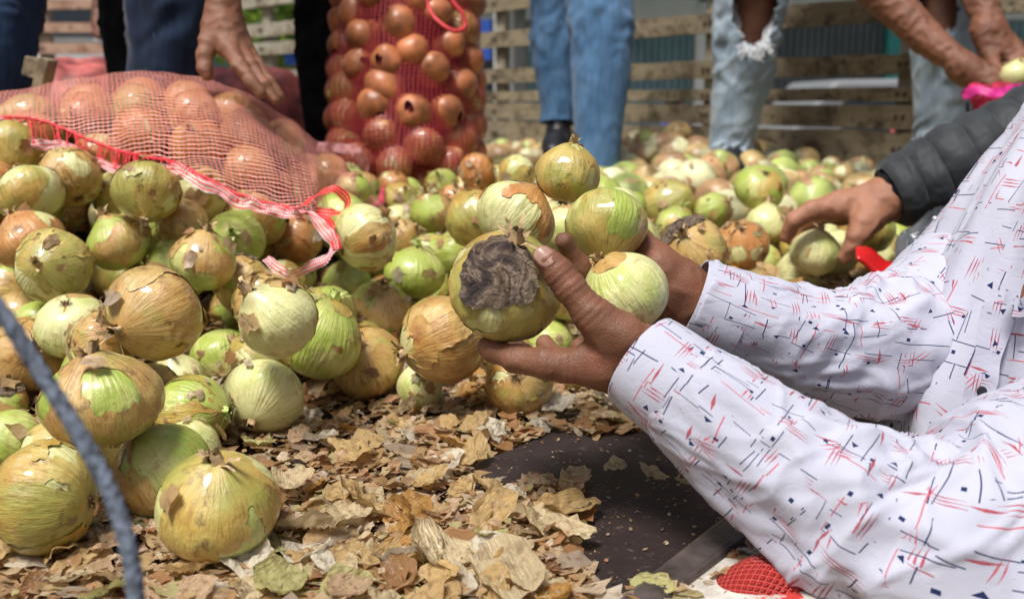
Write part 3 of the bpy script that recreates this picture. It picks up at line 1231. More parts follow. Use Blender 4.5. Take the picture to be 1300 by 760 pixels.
def ribbon(name, path, width, mat, parent, up=(0, -1, 0.3), frill=0.0, seed=0, twist=None):
    P = catmull([tuple(p) for p in path], len(path) * 14)
    T = np.gradient(P, axis=0)
    T /= np.linalg.norm(T, axis=1)[:, None] + 1e-9
    V, F, U = [], [], []
    L = 0
    m = 5
    for i, p in enumerate(P):
        if i:
            L += np.linalg.norm(P[i] - P[i - 1])
        upv = np.array(up, float)
        side = np.cross(T[i], upv)
        side /= np.linalg.norm(side) + 1e-9
        if twist:
            a = twist(i / (len(P) - 1))
            nrm = np.cross(side, T[i])
            side = side * math.cos(a) + nrm * math.sin(a)
        nn = np.cross(side, T[i])
        w = width * (1 + .25 * mnoise.noise((L * 30 + seed, 0, 0)))
        for k in range(m):
            q = k / (m - 1) - .5
            z = frill * mnoise.noise((L * 55 + seed, q * 2, 3)) * (0.4 + abs(q) * 2)
            V.append(p + side * q * w + nn * z)
        if i:
            b = (i - 1) * m
            for k in range(m - 1):
                F.append((b + k, b + k + 1, b + m + k + 1, b + m + k))
    F2, U = F, []
    Lp = 0
    seglen = np.concatenate([[0], np.cumsum(np.linalg.norm(np.diff(P, axis=0), axis=1))])
    for i in range(1, len(P)):
        for k in range(m - 1):
            u0, u1 = seglen[i - 1], seglen[i]
            v0, v1 = k / (m - 1) * width, (k + 1) / (m - 1) * width
            U += [(u0, v0), (u0, v1), (u1, v1), (u1, v0)]
    return mesh_obj(name, np.array(V), F2, mat, parent, U)
# ================================================================== SETTING
HZ = 127.0      # photo row of the horizon


def WP(px, d, z):
    """world point over photo column px at depth ~d and height z"""
    p = W(px, HZ, d)
    return Vector((p.x, p.y, z))


# road, far pavement, sky-side buildings
mb = MB()
mb.add([(-60, -20, -1.3), (60, -20, -1.3), (60, 160, -1.3), (-60, 160, -1.3)], [(0, 1, 2, 3)])
road = mb.build('road', plain('asphalt', (0.06, 0.06, 0.062), 0.85, 0.3, 0.2, 6, 0.3))
tag(road, kind='structure')
mb = MB()
mb.box((0, 15.0, -1.22), (40, 3.0, 0.08))
tag(mb.build('pavement', plain('pavement_concrete', (0.36, 0.35, 0.33), 0.85, 0.2, 0.12, 3)), kind='structure')

# truck floor : steel bed with an overlapping plate and a worn strip at the near right
mb = MB()
mb.box((0.4, 2.6, -0.03), (2.9, 2.75, 0.03))
floor = mb.build('truck_floor', M['bed'])
tag(floor, kind='structure')


def slab_from_px(name, pts, z0, z1, mat, bevel=0.004):
    top = [G(x, y, z1) for x, y in pts]
    n = len(pts)
    V = [tuple(p) for p in top] + [(p.x, p.y, z0) for p in top]
    F = [tuple(range(n))[::-1]] + [tuple(range(n, 2 * n))] + [(i, (i + 1) % n, n + (i + 1) % n, n + i) for i in range(n)]
    o = mesh_obj(name, V, F, mat, smooth=False)
    b = o.modifiers.new("edge", 'BEVEL')
    b.width = bevel
    b.segments = 2
    return o


ps = slab_from_px('floor_plate', [(575, 598), (700, 548), (1010, 500), (1500, 520), (1500, 600), (985, 640), (775, 775), (690, 780), (720, 705)], 0.0, 0.006, M['bed'])
tag(ps, kind='structure')
ridge = slab_from_px('floor_ridge', [(985, 600), (1035, 612), (800, 790), (740, 790)], 0.006, 0.017, plain('worn_steel_edge', (.075, .06, .055), .38, .5, .4, 25, .3), 0.007)  # worn edge, base colour also lightened to paint in its highlight
tag(ridge, kind='structure')
strip = slab_from_px('floor_strip', [(905, 700), (1160, 600), (1500, 700), (1500, 1000), (760, 1000), (790, 770)], 0.006, 0.011, M['chipped'])
tag(strip, kind='structure')


# truck racks: separate planks on posts, with real gaps
def rack(label, A, B, planks, posts, mat, thick=0.012, postw=0.035):
    root = empty('slatted_truck_side', ((A.x + B.x) / 2, (A.y + B.y) / 2, 0))
    tag(root, label, 'truck side', None)
    d = (B - A)
    L = d.length
    d.normalize()
    ang = math.atan2(d.y, d.x)
    R = Matrix.Rotation(ang, 3, 'Z')
    nrm = R @ Vector((0, 1, 0))
    mid = (A + B) / 2
    rs = random.Random(len(label))
    for z0, z1 in planks:
        m = MB()
        n = 26
        V = []
        for i in range(n + 1):
            x = -L / 2 + L * i / n
            j0, j1 = rs.uniform(-.002, .002), rs.uniform(-.003, .003)
            jj = rs.uniform(-.0015, .0015)
            for yy, zz in ((-thick, z0 + j0), (thick, z0 + j0), (thick, z1 + j1), (-thick, z1 + j1)):
                V.append((x, yy + jj, zz - (z0 + z1) / 2))
        F = []
        for i in range(n):
            for k in range(4):
                a, b = i * 4 + k, i * 4 + (k + 1) % 4
                F.append((a, b, b + 4, a + 4))
        F += [(3, 2, 1, 0), (n * 4, n * 4 + 1, n * 4 + 2, n * 4 + 3)]
        o = mesh_obj('plank', V, F, mat, root, smooth=False)
        o.location = mid - root.location + Vector((0, 0, (z0 + z1) / 2 - mid.z + mid.z))
        o.location.z = (z0 + z1) / 2
        o.rotation_euler = (rs.uniform(-.01, .01), rs.uniform(-.002, .002), ang)
    for px in posts:
        t = px
        p = A + (B - A) * t + nrm * (thick + postw * .55 + 0.004)
        m = MB()
        m.box((0, 0, 0.55), (postw, postw * .5, 0.62), R)
        o = m.build('post', M['post'], root, bevel=0.003)
        o.location = Vector((p.x, p.y, 0)) - root.location
        for z0, z1 in planks:
            mbb = MB()
            for s in (-1, 1):
                c = A + (B - A) * t - nrm * (thick + .003) + R @ Vector((s * .012, 0, 0))
                mbb.tube([Vector((c.x, c.y, (z0 + z1) / 2)) + nrm * .004 - root.location, Vector((c.x, c.y, (z0 + z1) / 2)) - nrm * .004 - root.location], 0.007, 8)
            mbb.build('bolt', M['bolt'], root)
    return root


def wall_d(px):
    return 1.0 / (0.2 + 0.00022 * (px - 560))


RP = [(-.02, .05), (.056, .150), (.157, .266), (.275, .345), (.357, .399), (.437, .500), (.597, .669), (.757, .832), (.925, 1.0), (1.08, 1.155)]
A, B = WP(556, wall_d(556), 0), WP(1480, wall_d(1480), 0)


def t_at(px, A, B):
    # parameter on the plan segment seen at photo column px
    k = (px - 650) / FPX
    a = A.x - k * A.y
    b = B.x - k * B.y
    return a / (a - b)


rack('long slatted truck side of weathered grey-brown planks behind the legs on the right', A, B, RP,
     [t_at(p, A, B) for p in (631, 893, 1137, 1330)], M['plank'])
A, B = WP(296, 5.1, 0), WP(552, 3.95, 0)
rack('slatted truck side seen obliquely between the hand on the net bag and the upright bag', A, B,
     [(.0, .1), (.15, .24), (.31, .40), (.445, .50), (.575, .632), (.66, .722), (.80, .865), (.93, 1.0)], [t_at(p, A, B) for p in (344, 470)], M['post'])
A, B = WP(-420, 5.6, 0), WP(288, 5.15, 0)
rack('sunlit pinkish slatted rack closing the truck bed at the far left', A, B,
     [(.02, .1), (.16, .25), (.32, .40), (.47, .52), (.60, .655), (.705, .755), (.825, .875), (.94, 1.0)], [t_at(p, A, B) for p in (-120, 72, 225)], M['plank_pink'])

# ---- the street beyond the rack
glass = NT('dark_window_glass').fin((0.03, 0.04, 0.05), 0.3, 0.3)
white = plain('white_render', (0.74, 0.74, 0.72), 0.7, 0.3, 0.04, 2)
M['teal'] = plain('teal_awning', (0.05, 0.28, 0.27), 0.7, 0.3, 0.08, 2)
M['shutter'] = plain('roller_shutter_grey', (0.10, 0.12, 0.13), 0.5, 0.5, 0.1, 2)
M['shutter_b'] = plain('roller_shutter_teal', (0.16, 0.27, 0.30), 0.5, 0.5, 0.1, 2)
M['blue_sign'] = plain('blue_sign', (0.03, 0.10, 0.45), 0.5, 0.4, 0.05, 2)

bl = empty('shop_building', (2, 16.5, -1.3))
tag(bl, 'shop row with grey roller shutters and teal awning across the street', 'building')
mb = MB()
mb.box((2.0, 1.2, 3.2), (10.5, 0.9, 3.3))
w_ = mb.build('wall', plain('shop_wall', (0.42, 0.41, 0.38), 0.8, 0.2, 0.12, 1), bl)
for i, x in enumerate((-6.6, -3.6, -0.4, 2.7, 5.9, 9.0)):
    mb = MB()
    nrib = 24
    wdt = 2.7
    for k in range(nrib):
        xx = x - wdt / 2 + wdt * (k + .5) / nrib
        mb.box((xx, 0.24, 1.65), (wdt / nrib * .36, 0.04, 1.25))
    mb.box((x, 0.28, 1.65), (wdt / 2, 0.02, 1.3))
    mb.build('roller_shutter', M['shutter'] if i % 2 else M['shutter_b'], bl)
    mb = MB()
    mb.box((x + 1.5, 0.16, 1.6), (0.13, 0.13, 1.6))
    mb.build('pillar', white if i != 3 else M['teal'], bl)
    mb = MB()
    mb.box((x, 0.15, 3.1), (1.38, 0.12, 0.16))
    mb.build('lintel', white, bl)
mb = MB()
mb.add([(-8, 0.3, 4.0), (11, 0.3, 4.0), (11, -1.2, 3.45), (-8, -1.2, 3.45), (11, -1.2, 3.25), (-8, -1.2, 3.25)], [(0, 1, 2, 3), (3, 2, 4, 5)])
mb.build('awning', M['teal'], bl)
for x in (-5.2, -1.9, 4.0, 7.6):
    mb = MB()
    mb.box((x, 0.2, 4.9), (.7, .1, .7))
    wf = mb.build('window', white, bl)
    mb = MB()
    mb.box((x, 0.09, 4.9), (.6, .02, .6))
    mb.build('pane', glass, wf)

bl2 = empty('white_building', (-11, 21, -1.3))
tag(bl2, 'pale sunlit building behind the pinkish rack at the far left', 'building')
mb = MB()
mb.box((-1.0, 1.5, 3.2), (9.5, 1.4, 3.2))
mb.build('wall', white, bl2)
for x in (-8, -5.5, -3, -.5, 2, 4.5, 7):
    for z in (1.3, 3.3, 5.1):
        mb = MB()
        mb.box((x, 0.05, z), (.55, .08, .45))
        wf = mb.build('window', plain('window_frame_%d' % 0, (.6, .6, .6), .6) if False else white, bl2)
        mb = MB()
        mb.box((x, -0.05, z), (.46, .02, .37))
        mb.build('pane', glass, wf)

sg = empty('blue_sign', WP(382, 11.5, 0.62))
tag(sg, 'small blue sign on a post beyond the truck side, left of the upright bag', 'sign')
mb = MB()
mb.box((0, 0, 0.25), (.16, .02, .11))
mb.build('board', M['blue_sign'], sg, bevel=.004)
mb = MB()
mb.tube([(0, .04, -1.9), (0, .04, .3)], .03)
mb.build('pole', white, sg)
sg = empty('shop_sign', WP(603, 13.5, 0.55))
tag(sg, 'tall blue and white shop sign seen between the planks beside the upright bag', 'sign')
mb = MB()
mb.box((0, 0, 0.6), (.22, .03, .26))
mb.build('board', M['blue_sign'], sg, bevel=.004)
mb = MB()
mb.box((.32, 0.0, -.2), (.06, .05, 1.7))
mb.build('pole', white, sg)

# kerbside poles and parked van beyond
van = empty('parked_van', (4.3, 10.4, -1.3))
tag(van, 'grey van parked across the street, seen only through the plank gaps', 'van')
vp = [(-1.9, .45), (-1.95, 1.1), (-1.75, 1.25), (-1.25, 1.85), (1.85, 1.9), (1.95, 1.7), (1.95, .45)]
V = [(x, y, z) for y in (-.8, .8) for x, z in vp]
n = len(vp)
F = [tuple(range(n)), tuple(range(n, 2 * n))[::-1]] + [((i + 1) % n, i, n + i, n + (i + 1) % n) for i in range(n)]
o = mesh_obj('body', V, F, plain('van_paint', (.20, .21, .22), .35, .5, .05, 1), van, smooth=False)
b_ = o.modifiers.new("edge", 'BEVEL')
b_.width = .06
b_.segments = 3
mb = MB()
mb.box((-.75, -.815, 1.45), (.42, .01, .22))
mb.build('window', glass, van, bevel=.003)
mb = MB()
mb.box((.6, -.815, 1.45), (.7, .01, .22))
mb.build('window', glass, van, bevel=.003)
for x in (-1.2, 1.2):
    mb = MB()
    mb.tube([(x, -.84, .34), (x, -.62, .34)], .33, 20)
    w = mb.build('wheel', M['sole'], van, bevel=.02)
    mb = MB()
    mb.tube([(x, -.86, .34), (x, -.82, .34)], .19, 16)
    mb.build('rim', M['post'], w)

# tree behind the left racks
def tree(loc, h, rad, label, seed):
    rs = random.Random(seed)
    t = empty('tree', loc)
    tag(t, label, 'tree', 'trees beyond the left truck side')
    mb = MB()
    mb.tube([(0, 0, 0), (.05, 0, h * .3), (0, .05, h * .6), (.1, 0, h * .8)], [.18, .14, .10, .04], 10)
    for _ in range(7):
        a = rs.uniform(0, 6.28)
        z = h * rs.uniform(.35, .6)
        mb.tube([(0, 0, z), (math.cos(a) * rad * .35, math.sin(a) * rad * .35, z + .5), (math.cos(a) * rad * .7, math.sin(a) * rad * .7, z + 1.2)], [.07, .045, .02], 6)
    mb.build('trunk', M['neck'], t, smooth=True)
    n = 9000
    V = np.zeros((n * 4, 3))
    cl = [(rs.gauss(0, .45) * rad, rs.gauss(0, .45) * rad, h * .7 + rs.gauss(0, .3) * rad, rs.uniform(.25, .5) * rad) for _ in range(26)]
    for i in range(n):
        c = cl[i % len(cl)]
        d = Vector((rs.gauss(0, 1), rs.gauss(0, 1), rs.gauss(0, 1))).normalized() * c[3] * rs.uniform(.5, 1.05)
        p = Vector(c[:3]) + d
        a = Vector((rs.gauss(0, 1), rs.gauss(0, 1), rs.gauss(0, 1))).normalized() * .07
        b = a.orthogonal().normalized() * .035
        V[i * 4:i * 4 + 4] = [p - a, p - b, p + a, p + b]
    F = np.arange(n * 4).reshape(-1, 4)
    o = mesh_obj('crown', V, F, M['leaf'], t, smooth=False)


t_ = NT('tree_leaf')
c_ = t_.ramp(t_.noise(t_.objco(), 1.2, 5), [(.3, (0.06, 0.13, 0.02)), (.7, (0.16, 0.28, 0.05))])
t_.fin(c_, .6, .3)
tr_ = t_.n("BsdfTranslucent")
t_.put(tr_.inputs[0], (0.30, 0.42, 0.06))
mx_ = t_.n("MixShader")
mx_.inputs[0].default_value = .45
t_.l(t_.b.outputs[0], mx_.inputs[1])
t_.l(tr_.outputs[0], mx_.inputs[2])
t_.l(mx_.outputs[0], t_.out.inputs[0])
M['leaf'] = t_.m
tree((-2.7, 13.0, -1.3), 4.6, 1.5, 'leafy green tree beyond the slats above the hand on the net bag', 3)
tree((-0.9, 18.5, -1.3), 6.0, 1.5, 'green tree behind the top of the upright red onion bag', 5)

# ================================================================== HEAP
HC = [-300, 250, 430, 560, 700, 850, 950, 1150, 1500]
HD = [.6, .85, 1.0, 1.15, 1.3, 1.5, 1.8, 2.3, 3.0, 3.6, 6.0]
HT = np.array([
    [0, 0, 0, 0, 0, 0, 0, 0, 0],
    [.04, .03, 0, 0, 0, 0, 0, 0, 0],
    [.11, .09, .03, 0, 0, 0, 0, 0, 0],
    [.16, .15, .07, .05, .04, .03, .01, 0, 0],
    [.22, .20, .13, .14, .12, .09, .06, .03, .03],
    [.24, .22, .17, .17, .16, .15, .07, .065, .065],
    [.20, .18, .16, .15, .16, .16, .11, .09, .09],
    [.14, .13, .12, .12, .13, .15, .15, .13, .13],
    [.12, .12, .12, .12, .115, .16, .155, .13, .11],
    [.12, .12, .12, .13, .15, .215, .20, .13, .11],
    [.10, .10, .10, .10, .12, .20, .20, .14, .12]])


def heap_h(x, y):
    d = max(y, .3)
    px = 650 + FPX * x / d
    i = min(max(np.searchsorted(HC, px) - 1, 0), len(HC) - 2)
    j = min(max(np.searchsorted(HD, d) - 1, 0), len(HD) - 2)
    u = min(max((px - HC[i]) / (HC[i + 1] - HC[i]), 0), 1)
    v = min(max((d - HD[j]) / (HD[j + 1] - HD[j]), 0), 1)
    return float((HT[j, i] * (1 - u) + HT[j, i + 1] * u) * (1 - v) + (HT[j + 1, i] * (1 - u) + HT[j + 1, i + 1] * u) * v)


# mound of crushed skins and dirt the onions lie on
nx, ny = 150, 150
V, F = [], []
for j in range(ny):
    y = .7 + (5.2 - .7) * (j / (ny - 1)) ** 1.4
    for i in range(nx):
        x = (-0.62 + 1.24 * i / (nx - 1)) * (y + .3)
        x = max(min(x, 1.9), -2.3)
        hh = heap_h(x, y) - (.062 if y > 1.7 or x > .25 else .14) + .012 * mnoise.noise((x * 22, y * 22, 0)) + .006 * mnoise.noise((x * 70, y * 70, 3))
        V.append((x, y, max(hh, -.012)))
for j in range(ny - 1):
    for i in range(nx - 1):
        a = j * nx + i
        F.append((a, a + 1, a + nx + 1, a + nx))
md_ = plain('crushed_skins_and_dirt', (0.075, 0.045, 0.025), .95, .1, .4, 45, 1.0)
mound = mesh_obj('crushed_skin_mound', V, F, md_)
tag(mound, 'dark mass of crushed skins under the onions', None, None, 'stuff')

LM = [(195, 398, 'the big white-patched brown onion'), (352, 405, 'the smooth pale onion of the left heap'), (92, 414, 'the pale onion with root tuft on top'), (130, 508, 'the very large green and tan onion'),
      (405, 430, 'the bright green ribbed onion'), (335, 504, 'the pale onion with a dried stalk'), (563, 431, 'the big golden-brown onion'), (466, 460, 'the tan front-row onion with dark rings'),
      (464, 301, 'the pale onion by the hanging tape'), (527, 347, 'the smooth pale green onion'), (68, 337, 'the onion showing its neck head-on'), (186, 243, 'the onion with the thick green neck'),
      (258, 331, 'the onion with torn leaves round its neck'), (325, 279, 'the shaded green-brown onion under the hem'), (40, 450, 'the ragged brown onion behind the rope'), (660, 484, 'the root-showing onion under the near hand')]


def landmark(px, py):
    m = min(LM, key=lambda m: (m[0] - px) ** 2 + (m[1] - py) ** 2)
    dx, dy = px - m[0], py - m[1]
    w = ('right of ' if dx > 0 else 'left of ') if abs(dx) > abs(dy) else ('below ' if dy > 0 else 'above ')
    return w + m[2]


# ---- onions one can name: px, py, diameter px, real diameter, type, variant, neck axis in view space, spin, squash, label
HERO = [
    (14, 192, 78, .090, 'gold', 0, (.3, -.6, .6), 0, .95, 'green-gold onion under the frilled white net hem at the left edge'),
    (38, 248, 84, .090, 'gold', 1, (-.5, .9, -.2), 2, .92, 'golden ribbed onion at the left edge just below the net hem'),
    (88, 226, 82, .090, 'tan', 0, (-.5, .75, -.4), 1, 1, 'tan onion with a dark root scar low on its left side, under the net hem'),
    (137, 214, 62, .084, 'tan', 1, (.2, .3, -.9), 4, 1, 'tan onion tucked behind the one with a green neck'),
    (186, 243, 88, .090, 'gold', 2, (.12, -.85, .5), 0, .95, 'golden onion whose thick green neck points down towards the camera'),
    (256, 246, 72, .085, 'gold', 3, (-.9, .1, -.3), 1, 1, 'straw coloured onion with roots facing right, below the net hem'),
    (325, 279, 76, .085, 'dark', 0, (-.2, .6, -.7), 2, .95, 'brown and green onion in shade below the end of the net hem'),
    (378, 303, 66, .076, 'orange', 0, (-.6, .6, .4), 1, .98, 'orange-tan onion framed by the hanging red and white tape'),
    (38, 305, 90, .089, 'orange', 1, (-.5, .8, .2), 3, .9, 'orange-brown onion behind the one with its neck facing the camera, left'),
    (68, 337, 93, .087, 'gold', 1, (.05, .02, 1), 5, .92, 'tan onion showing its dried neck head-on, left part of the heap'),
    (151, 308, 82, .085, 'mixed', 0, (-.35, .8, .3), 0, .95, 'green and brown onion with a dark torn patch above the big white-patched one'),
    (100, 284, 52, .076, 'orange', 0, (.6, .5, -.4), 0, 1, 'small reddish onion deep between the onions under the net hem'),
    (258, 331, 86, .085, 'mixed', 1, (.2, .85, .3), 4, .9, 'pale brown onion with dry torn leaves round its neck in mid heap'),
    (308, 361, 76, .078, 'dark', 1, (-.1, .3, -.9), 1, 1, 'dark scaly onion between the torn-leaf onion and the smooth pale one'),
    (195, 398, 126, .102, 'tan', 2, (-.35, -.3, .75), 4, .86, 'big brown onion with a large white patch in the middle of the left heap'),
    (352, 405, 106, .084, 'pale', 0, (-.45, .55, .5), 2, .97, 'smooth pale onion with one small brown mark, right side of the left heap'),
    (92, 414, 92, .082, 'pale', 2, (-.05, -.75, -.6), 0, .95, 'pale onion showing a tuft of dark roots on top, left heap'),
    (152, 352, 72, .082, 'gold', 0, (.3, .7, -.5), 1, 1, 'straw coloured onion half hidden behind the big white-patched onion'),
    (10, 372, 84, .088, 'mixed', 2, (-.8, .1, .4), 3, 1, 'dull green and tan onion cut by the left edge, mid height'),
    (36, 450, 96, .086, 'tan', 0, (.4, .2, .6), 1, .95, 'brown onion with ragged papery skin behind the grey rope'),
    (405, 430, 112, .101, 'green', 0, (.35, .85, .1), 0, .92, 'bright green ribbed onion right of the smooth pale one'),
    (335, 504, 110, .092, 'pale', 1, (-.12, -.45, .55), 2, .88, 'pale onion with a dried brown stalk on top at the foot of the heap'),
    (284, 455, 80, .090, 'green', 1, (.3, -.5, .5), 3, 1, 'green striped onion between the big brown one and the stalked pale one'),
    (225, 482, 74, .080, 'pale', 0, (-.1, .9, .4), 5, .95, 'pale onion wearing a cap of crumpled brown skin'),
    (130, 508, 150, .100, 'mixed', 2, (-.1, .9, .25), 0, .86, 'very large green and tan onion above the two nearest onions'),
    (245, 522, 98, .090, 'green', 1, (.8, .05, .35), 0, .95, 'green and brown onion with its tip pointing right, beside the very large one'),
    (56, 630, 142, .100, 'gold', 0, (-.93, .05, -.1), 3, .98, 'large golden-green onion lying with its roots to the right, nearest at the left'),
    (207, 597, 126, .096, 'mixed', 1, (-.4, .75, .3), 5, .95, 'dull green and tan onion behind the nearest round one'),
    (277, 641, 162, .104, 'gold', 3, (.12, .78, .45), 1, .9, 'nearest big golden onion with bright green streaks and papery rim'),
    (12, 560, 82, .090, 'green', 2, (-.4, .5, .6), 0, 1, 'green onion in shade at the left edge above the nearest ones'),
    (6, 512, 60, .080, 'dark', 0, (-.2, .4, .7), 1, 1, 'small dark onion at the left edge behind the grey rope'),
    (118, 352, 44, .070, 'pale', 1, (0, 1, 0), 1, 1, 'sliver of pale onion behind the head-on neck'),
    (464, 301, 90, .092, 'pale', 2, (.75, .45, -.5), 1, .96, 'pale onion with a dark root scar on its left, right of the hanging tape'),
    (527, 347, 76, .086, 'green', 2, (.1, .9, .2), 0, .92, 'smooth pale green onion left of the hands'),
    (548, 374, 62, .078, 'green', 1, (.5, .6, .2), 2, .95, 'light green onion under the smooth pale green one'),
    (482, 392, 80, .086, 'mixed', 0, (.2, .6, .6), 3, .95, 'brown onion with a pale torn window above the striped tan one'),
    (466, 460, 98, .092, 'tan', 0, (-.1, .55, .8), 2, .95, 'tan onion with dark ring of torn skin, front row of the heap centre'),
    (563, 431, 114, .100, 'tan', 1, (-.6, -.2, .4), 0, .98, 'big golden-brown onion with peeling glassy skin left of the held onion'),
    (533, 491, 63, .060, 'pale', 1, (0, .9, .3), 0, 1.1, 'small smooth white onion at the front of the heap'),
    (660, 484, 92, .092, 'tan', 2, (.1, -.2, -.95), 0, .95, 'dark tan onion showing its roots, under the near hand'),
    (440, 362, 64, .080, 'green', 0, (.1, .9, 0), 2, 1, 'light green onion behind the bright green ribbed one'),
    (252, 376, 66, .080, 'green', 2, (.5, .5, -.3), 2, 1, 'pale green onion peeking out behind the big white-patched one'),
    (415, 338, 52, .078, 'tan', 1, (.2, .7, -.3), 3, 1, 'tan onion half hidden below the hanging tape'),
    (505, 304, 58, .080, 'tan', 2, (.6, .4, .4), 0, 1, 'tan onion behind the pale one with the root scar'),
    (548, 270, 58, .082, 'mixed', 0, (-.2, .7, .5), 0, 1, 'shaded brown onion with pinkish skin in front of the upright bag'),
    (508, 256, 50, .080, 'gold', 1, (.3, .5, .7), 0, 1, 'dull gold onion with a dark centre at the foot of the upright bag'),
    (535, 232, 44, .080, 'green', 1, (.6, .5, .2), 1, 1, 'bright green tipped onion at the foot of the upright bag'),
    (603, 278, 78, .088, 'gold', 2, (-.4, .6, -.2), 3, 1.05, 'rough greenish onion behind the onions in the hands'),
    (880, 320, 92, .094, 'dark', 1, (-.3, .3, .5), 2, .88, 'brown mottled onion just above the far sleeve cuff'),
    (940, 312, 70, .088, 'orange', 1, (-.2, .5, .6), 0, 1, 'peach and white onion right of the brown mottled one'),
    (972, 286, 56, .082, 'pale', 0, (.1, .9, .1), 4, 1, 'pale green onion between the peach onion and the gloved-sleeve hand'),
    (964, 238, 64, .094, 'green', 2, (-.1, -.6, -.75), 2, .9, 'green onion turned root side up in the heap on the right'),
    (857, 288, 54, .082, 'green', 0, (.2, .8, .3), 1, 1, 'bright green onion behind the brown mottled one'),
    (905, 268, 50, .080, 'mixed', 1, (.4, .3, .5), 0, 1, 'tan and green onion left of the root-side-up one'),
    (1108, 292, 60, .082, 'green', 1, (.4, .5, .3), 0, 1, 'green onion behind the hand in the quilted sleeve'),
    (853, 420, 44, .072, 'pale', 1, (0, 1, 0), 1, 1, 'pale onion peeking out between the two shirt cuffs'),
    (590, 335, 40, .07, 'mixed', 0, (.3, .6, .3), 1, 1, 'small tan onion wedged behind the dark-patched held onion'),
]
HELD = [
    (643, 362, 146, .830, 'HELD', (.12, .55, .5), 0, .95, 'large striped onion with a dark rotten patch, held by the near hand'),
    (793, 373, 114, .862, 'white', (-.55, .75, .1), 0, 1.0, 'smooth whitish green onion held between both hands'),
    (770, 287, 108, .930, 'gp', (-.1, -.85, .35), 0, .93, 'green-tan onion held above the smooth whitish one'),
    (721, 221, 84, .985, 'top', (.15, .9, .2), 0, .97, 'golden onion with a white peeled window, topmost of the held pile'),
    (654, 277, 106, .985, 'peach', (.5, .7, -.1), 0, .92, 'pale onion with peeling pinkish brown skin behind the rotten-patched one'),
]
# depth along each view ray, kept off the floor and off each other
H = []
for h in HERO:
    px, py, dp, D = h[:4]
    ray = CF + CR * ((px - 650) / FPX) + CU * ((380 - py) / FPX)
    dfl = CAMH / (-ray.z + dp / 2 / FPX)
    d = min(D * FPX / dp, dfl)
    H.append([px, py, dp, d])
for _ in range(60):
    for i in range(len(H)):
        for j in range(i + 1, len(H)):
            a, b = H[i], H[j]
            pa, pb = W(*a[:2], a[3]), W(*b[:2], b[3])
            ra, rb = a[2] / 2 * a[3] / FPX, b[2] / 2 * b[3] / FPX
            ov = (ra + rb) * .95 - (pa - pb).length
            if ov > 0:
                f, n_ = (a, b) if (a[3] > b[3]) else (b, a)
                f[3] += min(ov * .5, .01)
                n_[3] -= min(ov * .3, .006)
    for a in H:
        ray = CF + CR * ((a[0] - 650) / FPX) + CU * ((380 - a[1]) / FPX)
        a[3] = min(a[3], CAMH / (-ray.z + a[2] / 2 / FPX))
sized = []
for (px, py, dp, d), h in zip(H, HERO):
    v = VAR[h[4]]
    r = dp / 2 * d / FPX
    onion(W(px, py, d), r * .98, v[h[5] % len(v)], axis_rot(h[6], h[7]), h[9], squash=h[8])
    sized.append((px, round(d, 2), round(r * 2, 3)))
print('SIZES', sized)
HV = {
    'HELD': make_variant(301, 'flesh_pale', 'skin_gold', .7, ns=120, nr=72, mask=None, rotten=(tuple(axis_rot((.12, .55, .5)).inverted() @ (CR * -.22 + CU * .36 - CF * .9)), 37), neckln=.3),
    'white': make_variant(302, 'flesh_pale', 'skin_tan', .05, ns=110, nr=64, mask=((.25, .2, .95), 20), neck=.05),
    'gp': make_variant(303, 'flesh_green', 'skin_gold', .55, ns=110, nr=64, neckln=.25),
    'top': make_variant(304, 'flesh_pale', 'skin_gold', .82, ns=110, nr=64),
    'peach': make_variant(305, 'flesh_pale', 'skin_orange', .38, ns=110, nr=64),
}
for px, py, dp, d, k, ax, spin, sq, lab in HELD:
    onion(W(px, py, d), dp / 2 * d / FPX, HV[k], axis_rot(ax, spin), lab, 'onions held by the man in the printed shirt', squash=sq)
    H.append([px, py, dp, d])
hand_on = W(1035, 321, 1.6)
onion(hand_on, .0410, VAR['pale'][1], axis_rot((.1, .8, .3), 1), 'pale onion with brown spots gripped by the hand in the quilted sleeve', squash=1.02)
H.append([1035, 321, 65, 1.6])
onion(W(1290, 97, 2.2), .036, LOW['pale'][0], axis_rot((.1, .8, .3), 1), 'pale onion being dropped into the pink-red bag at the upper right', low=True)

LEGS = [(745, 2.9, .14), (705, 3.1, .1), (930, 3.0, .11), (1198, 2.75, .12), (418, 2.5, .12), (522, 2.42, .16)]
rs = random.Random(77)


def blocked(px, py, d, rp):
    for a in H:
        if a[3] > d - .02 and math.hypot(px - a[0], py - a[1]) < a[2] / 2 + rp * .75:
            return True
    return False


HEMX = [-400, -200, 0, 40, 90, 130, 170, 210, 245, 300, 345, 385, 470]
HEMY = [120, 132, 150, 148, 165, 183, 194, 200, 214, 244, 258, 268, 276]


def in_bag(px, py, rp):
    return px < 425 and py - rp * .5 < np.interp(px, HEMX, HEMY)


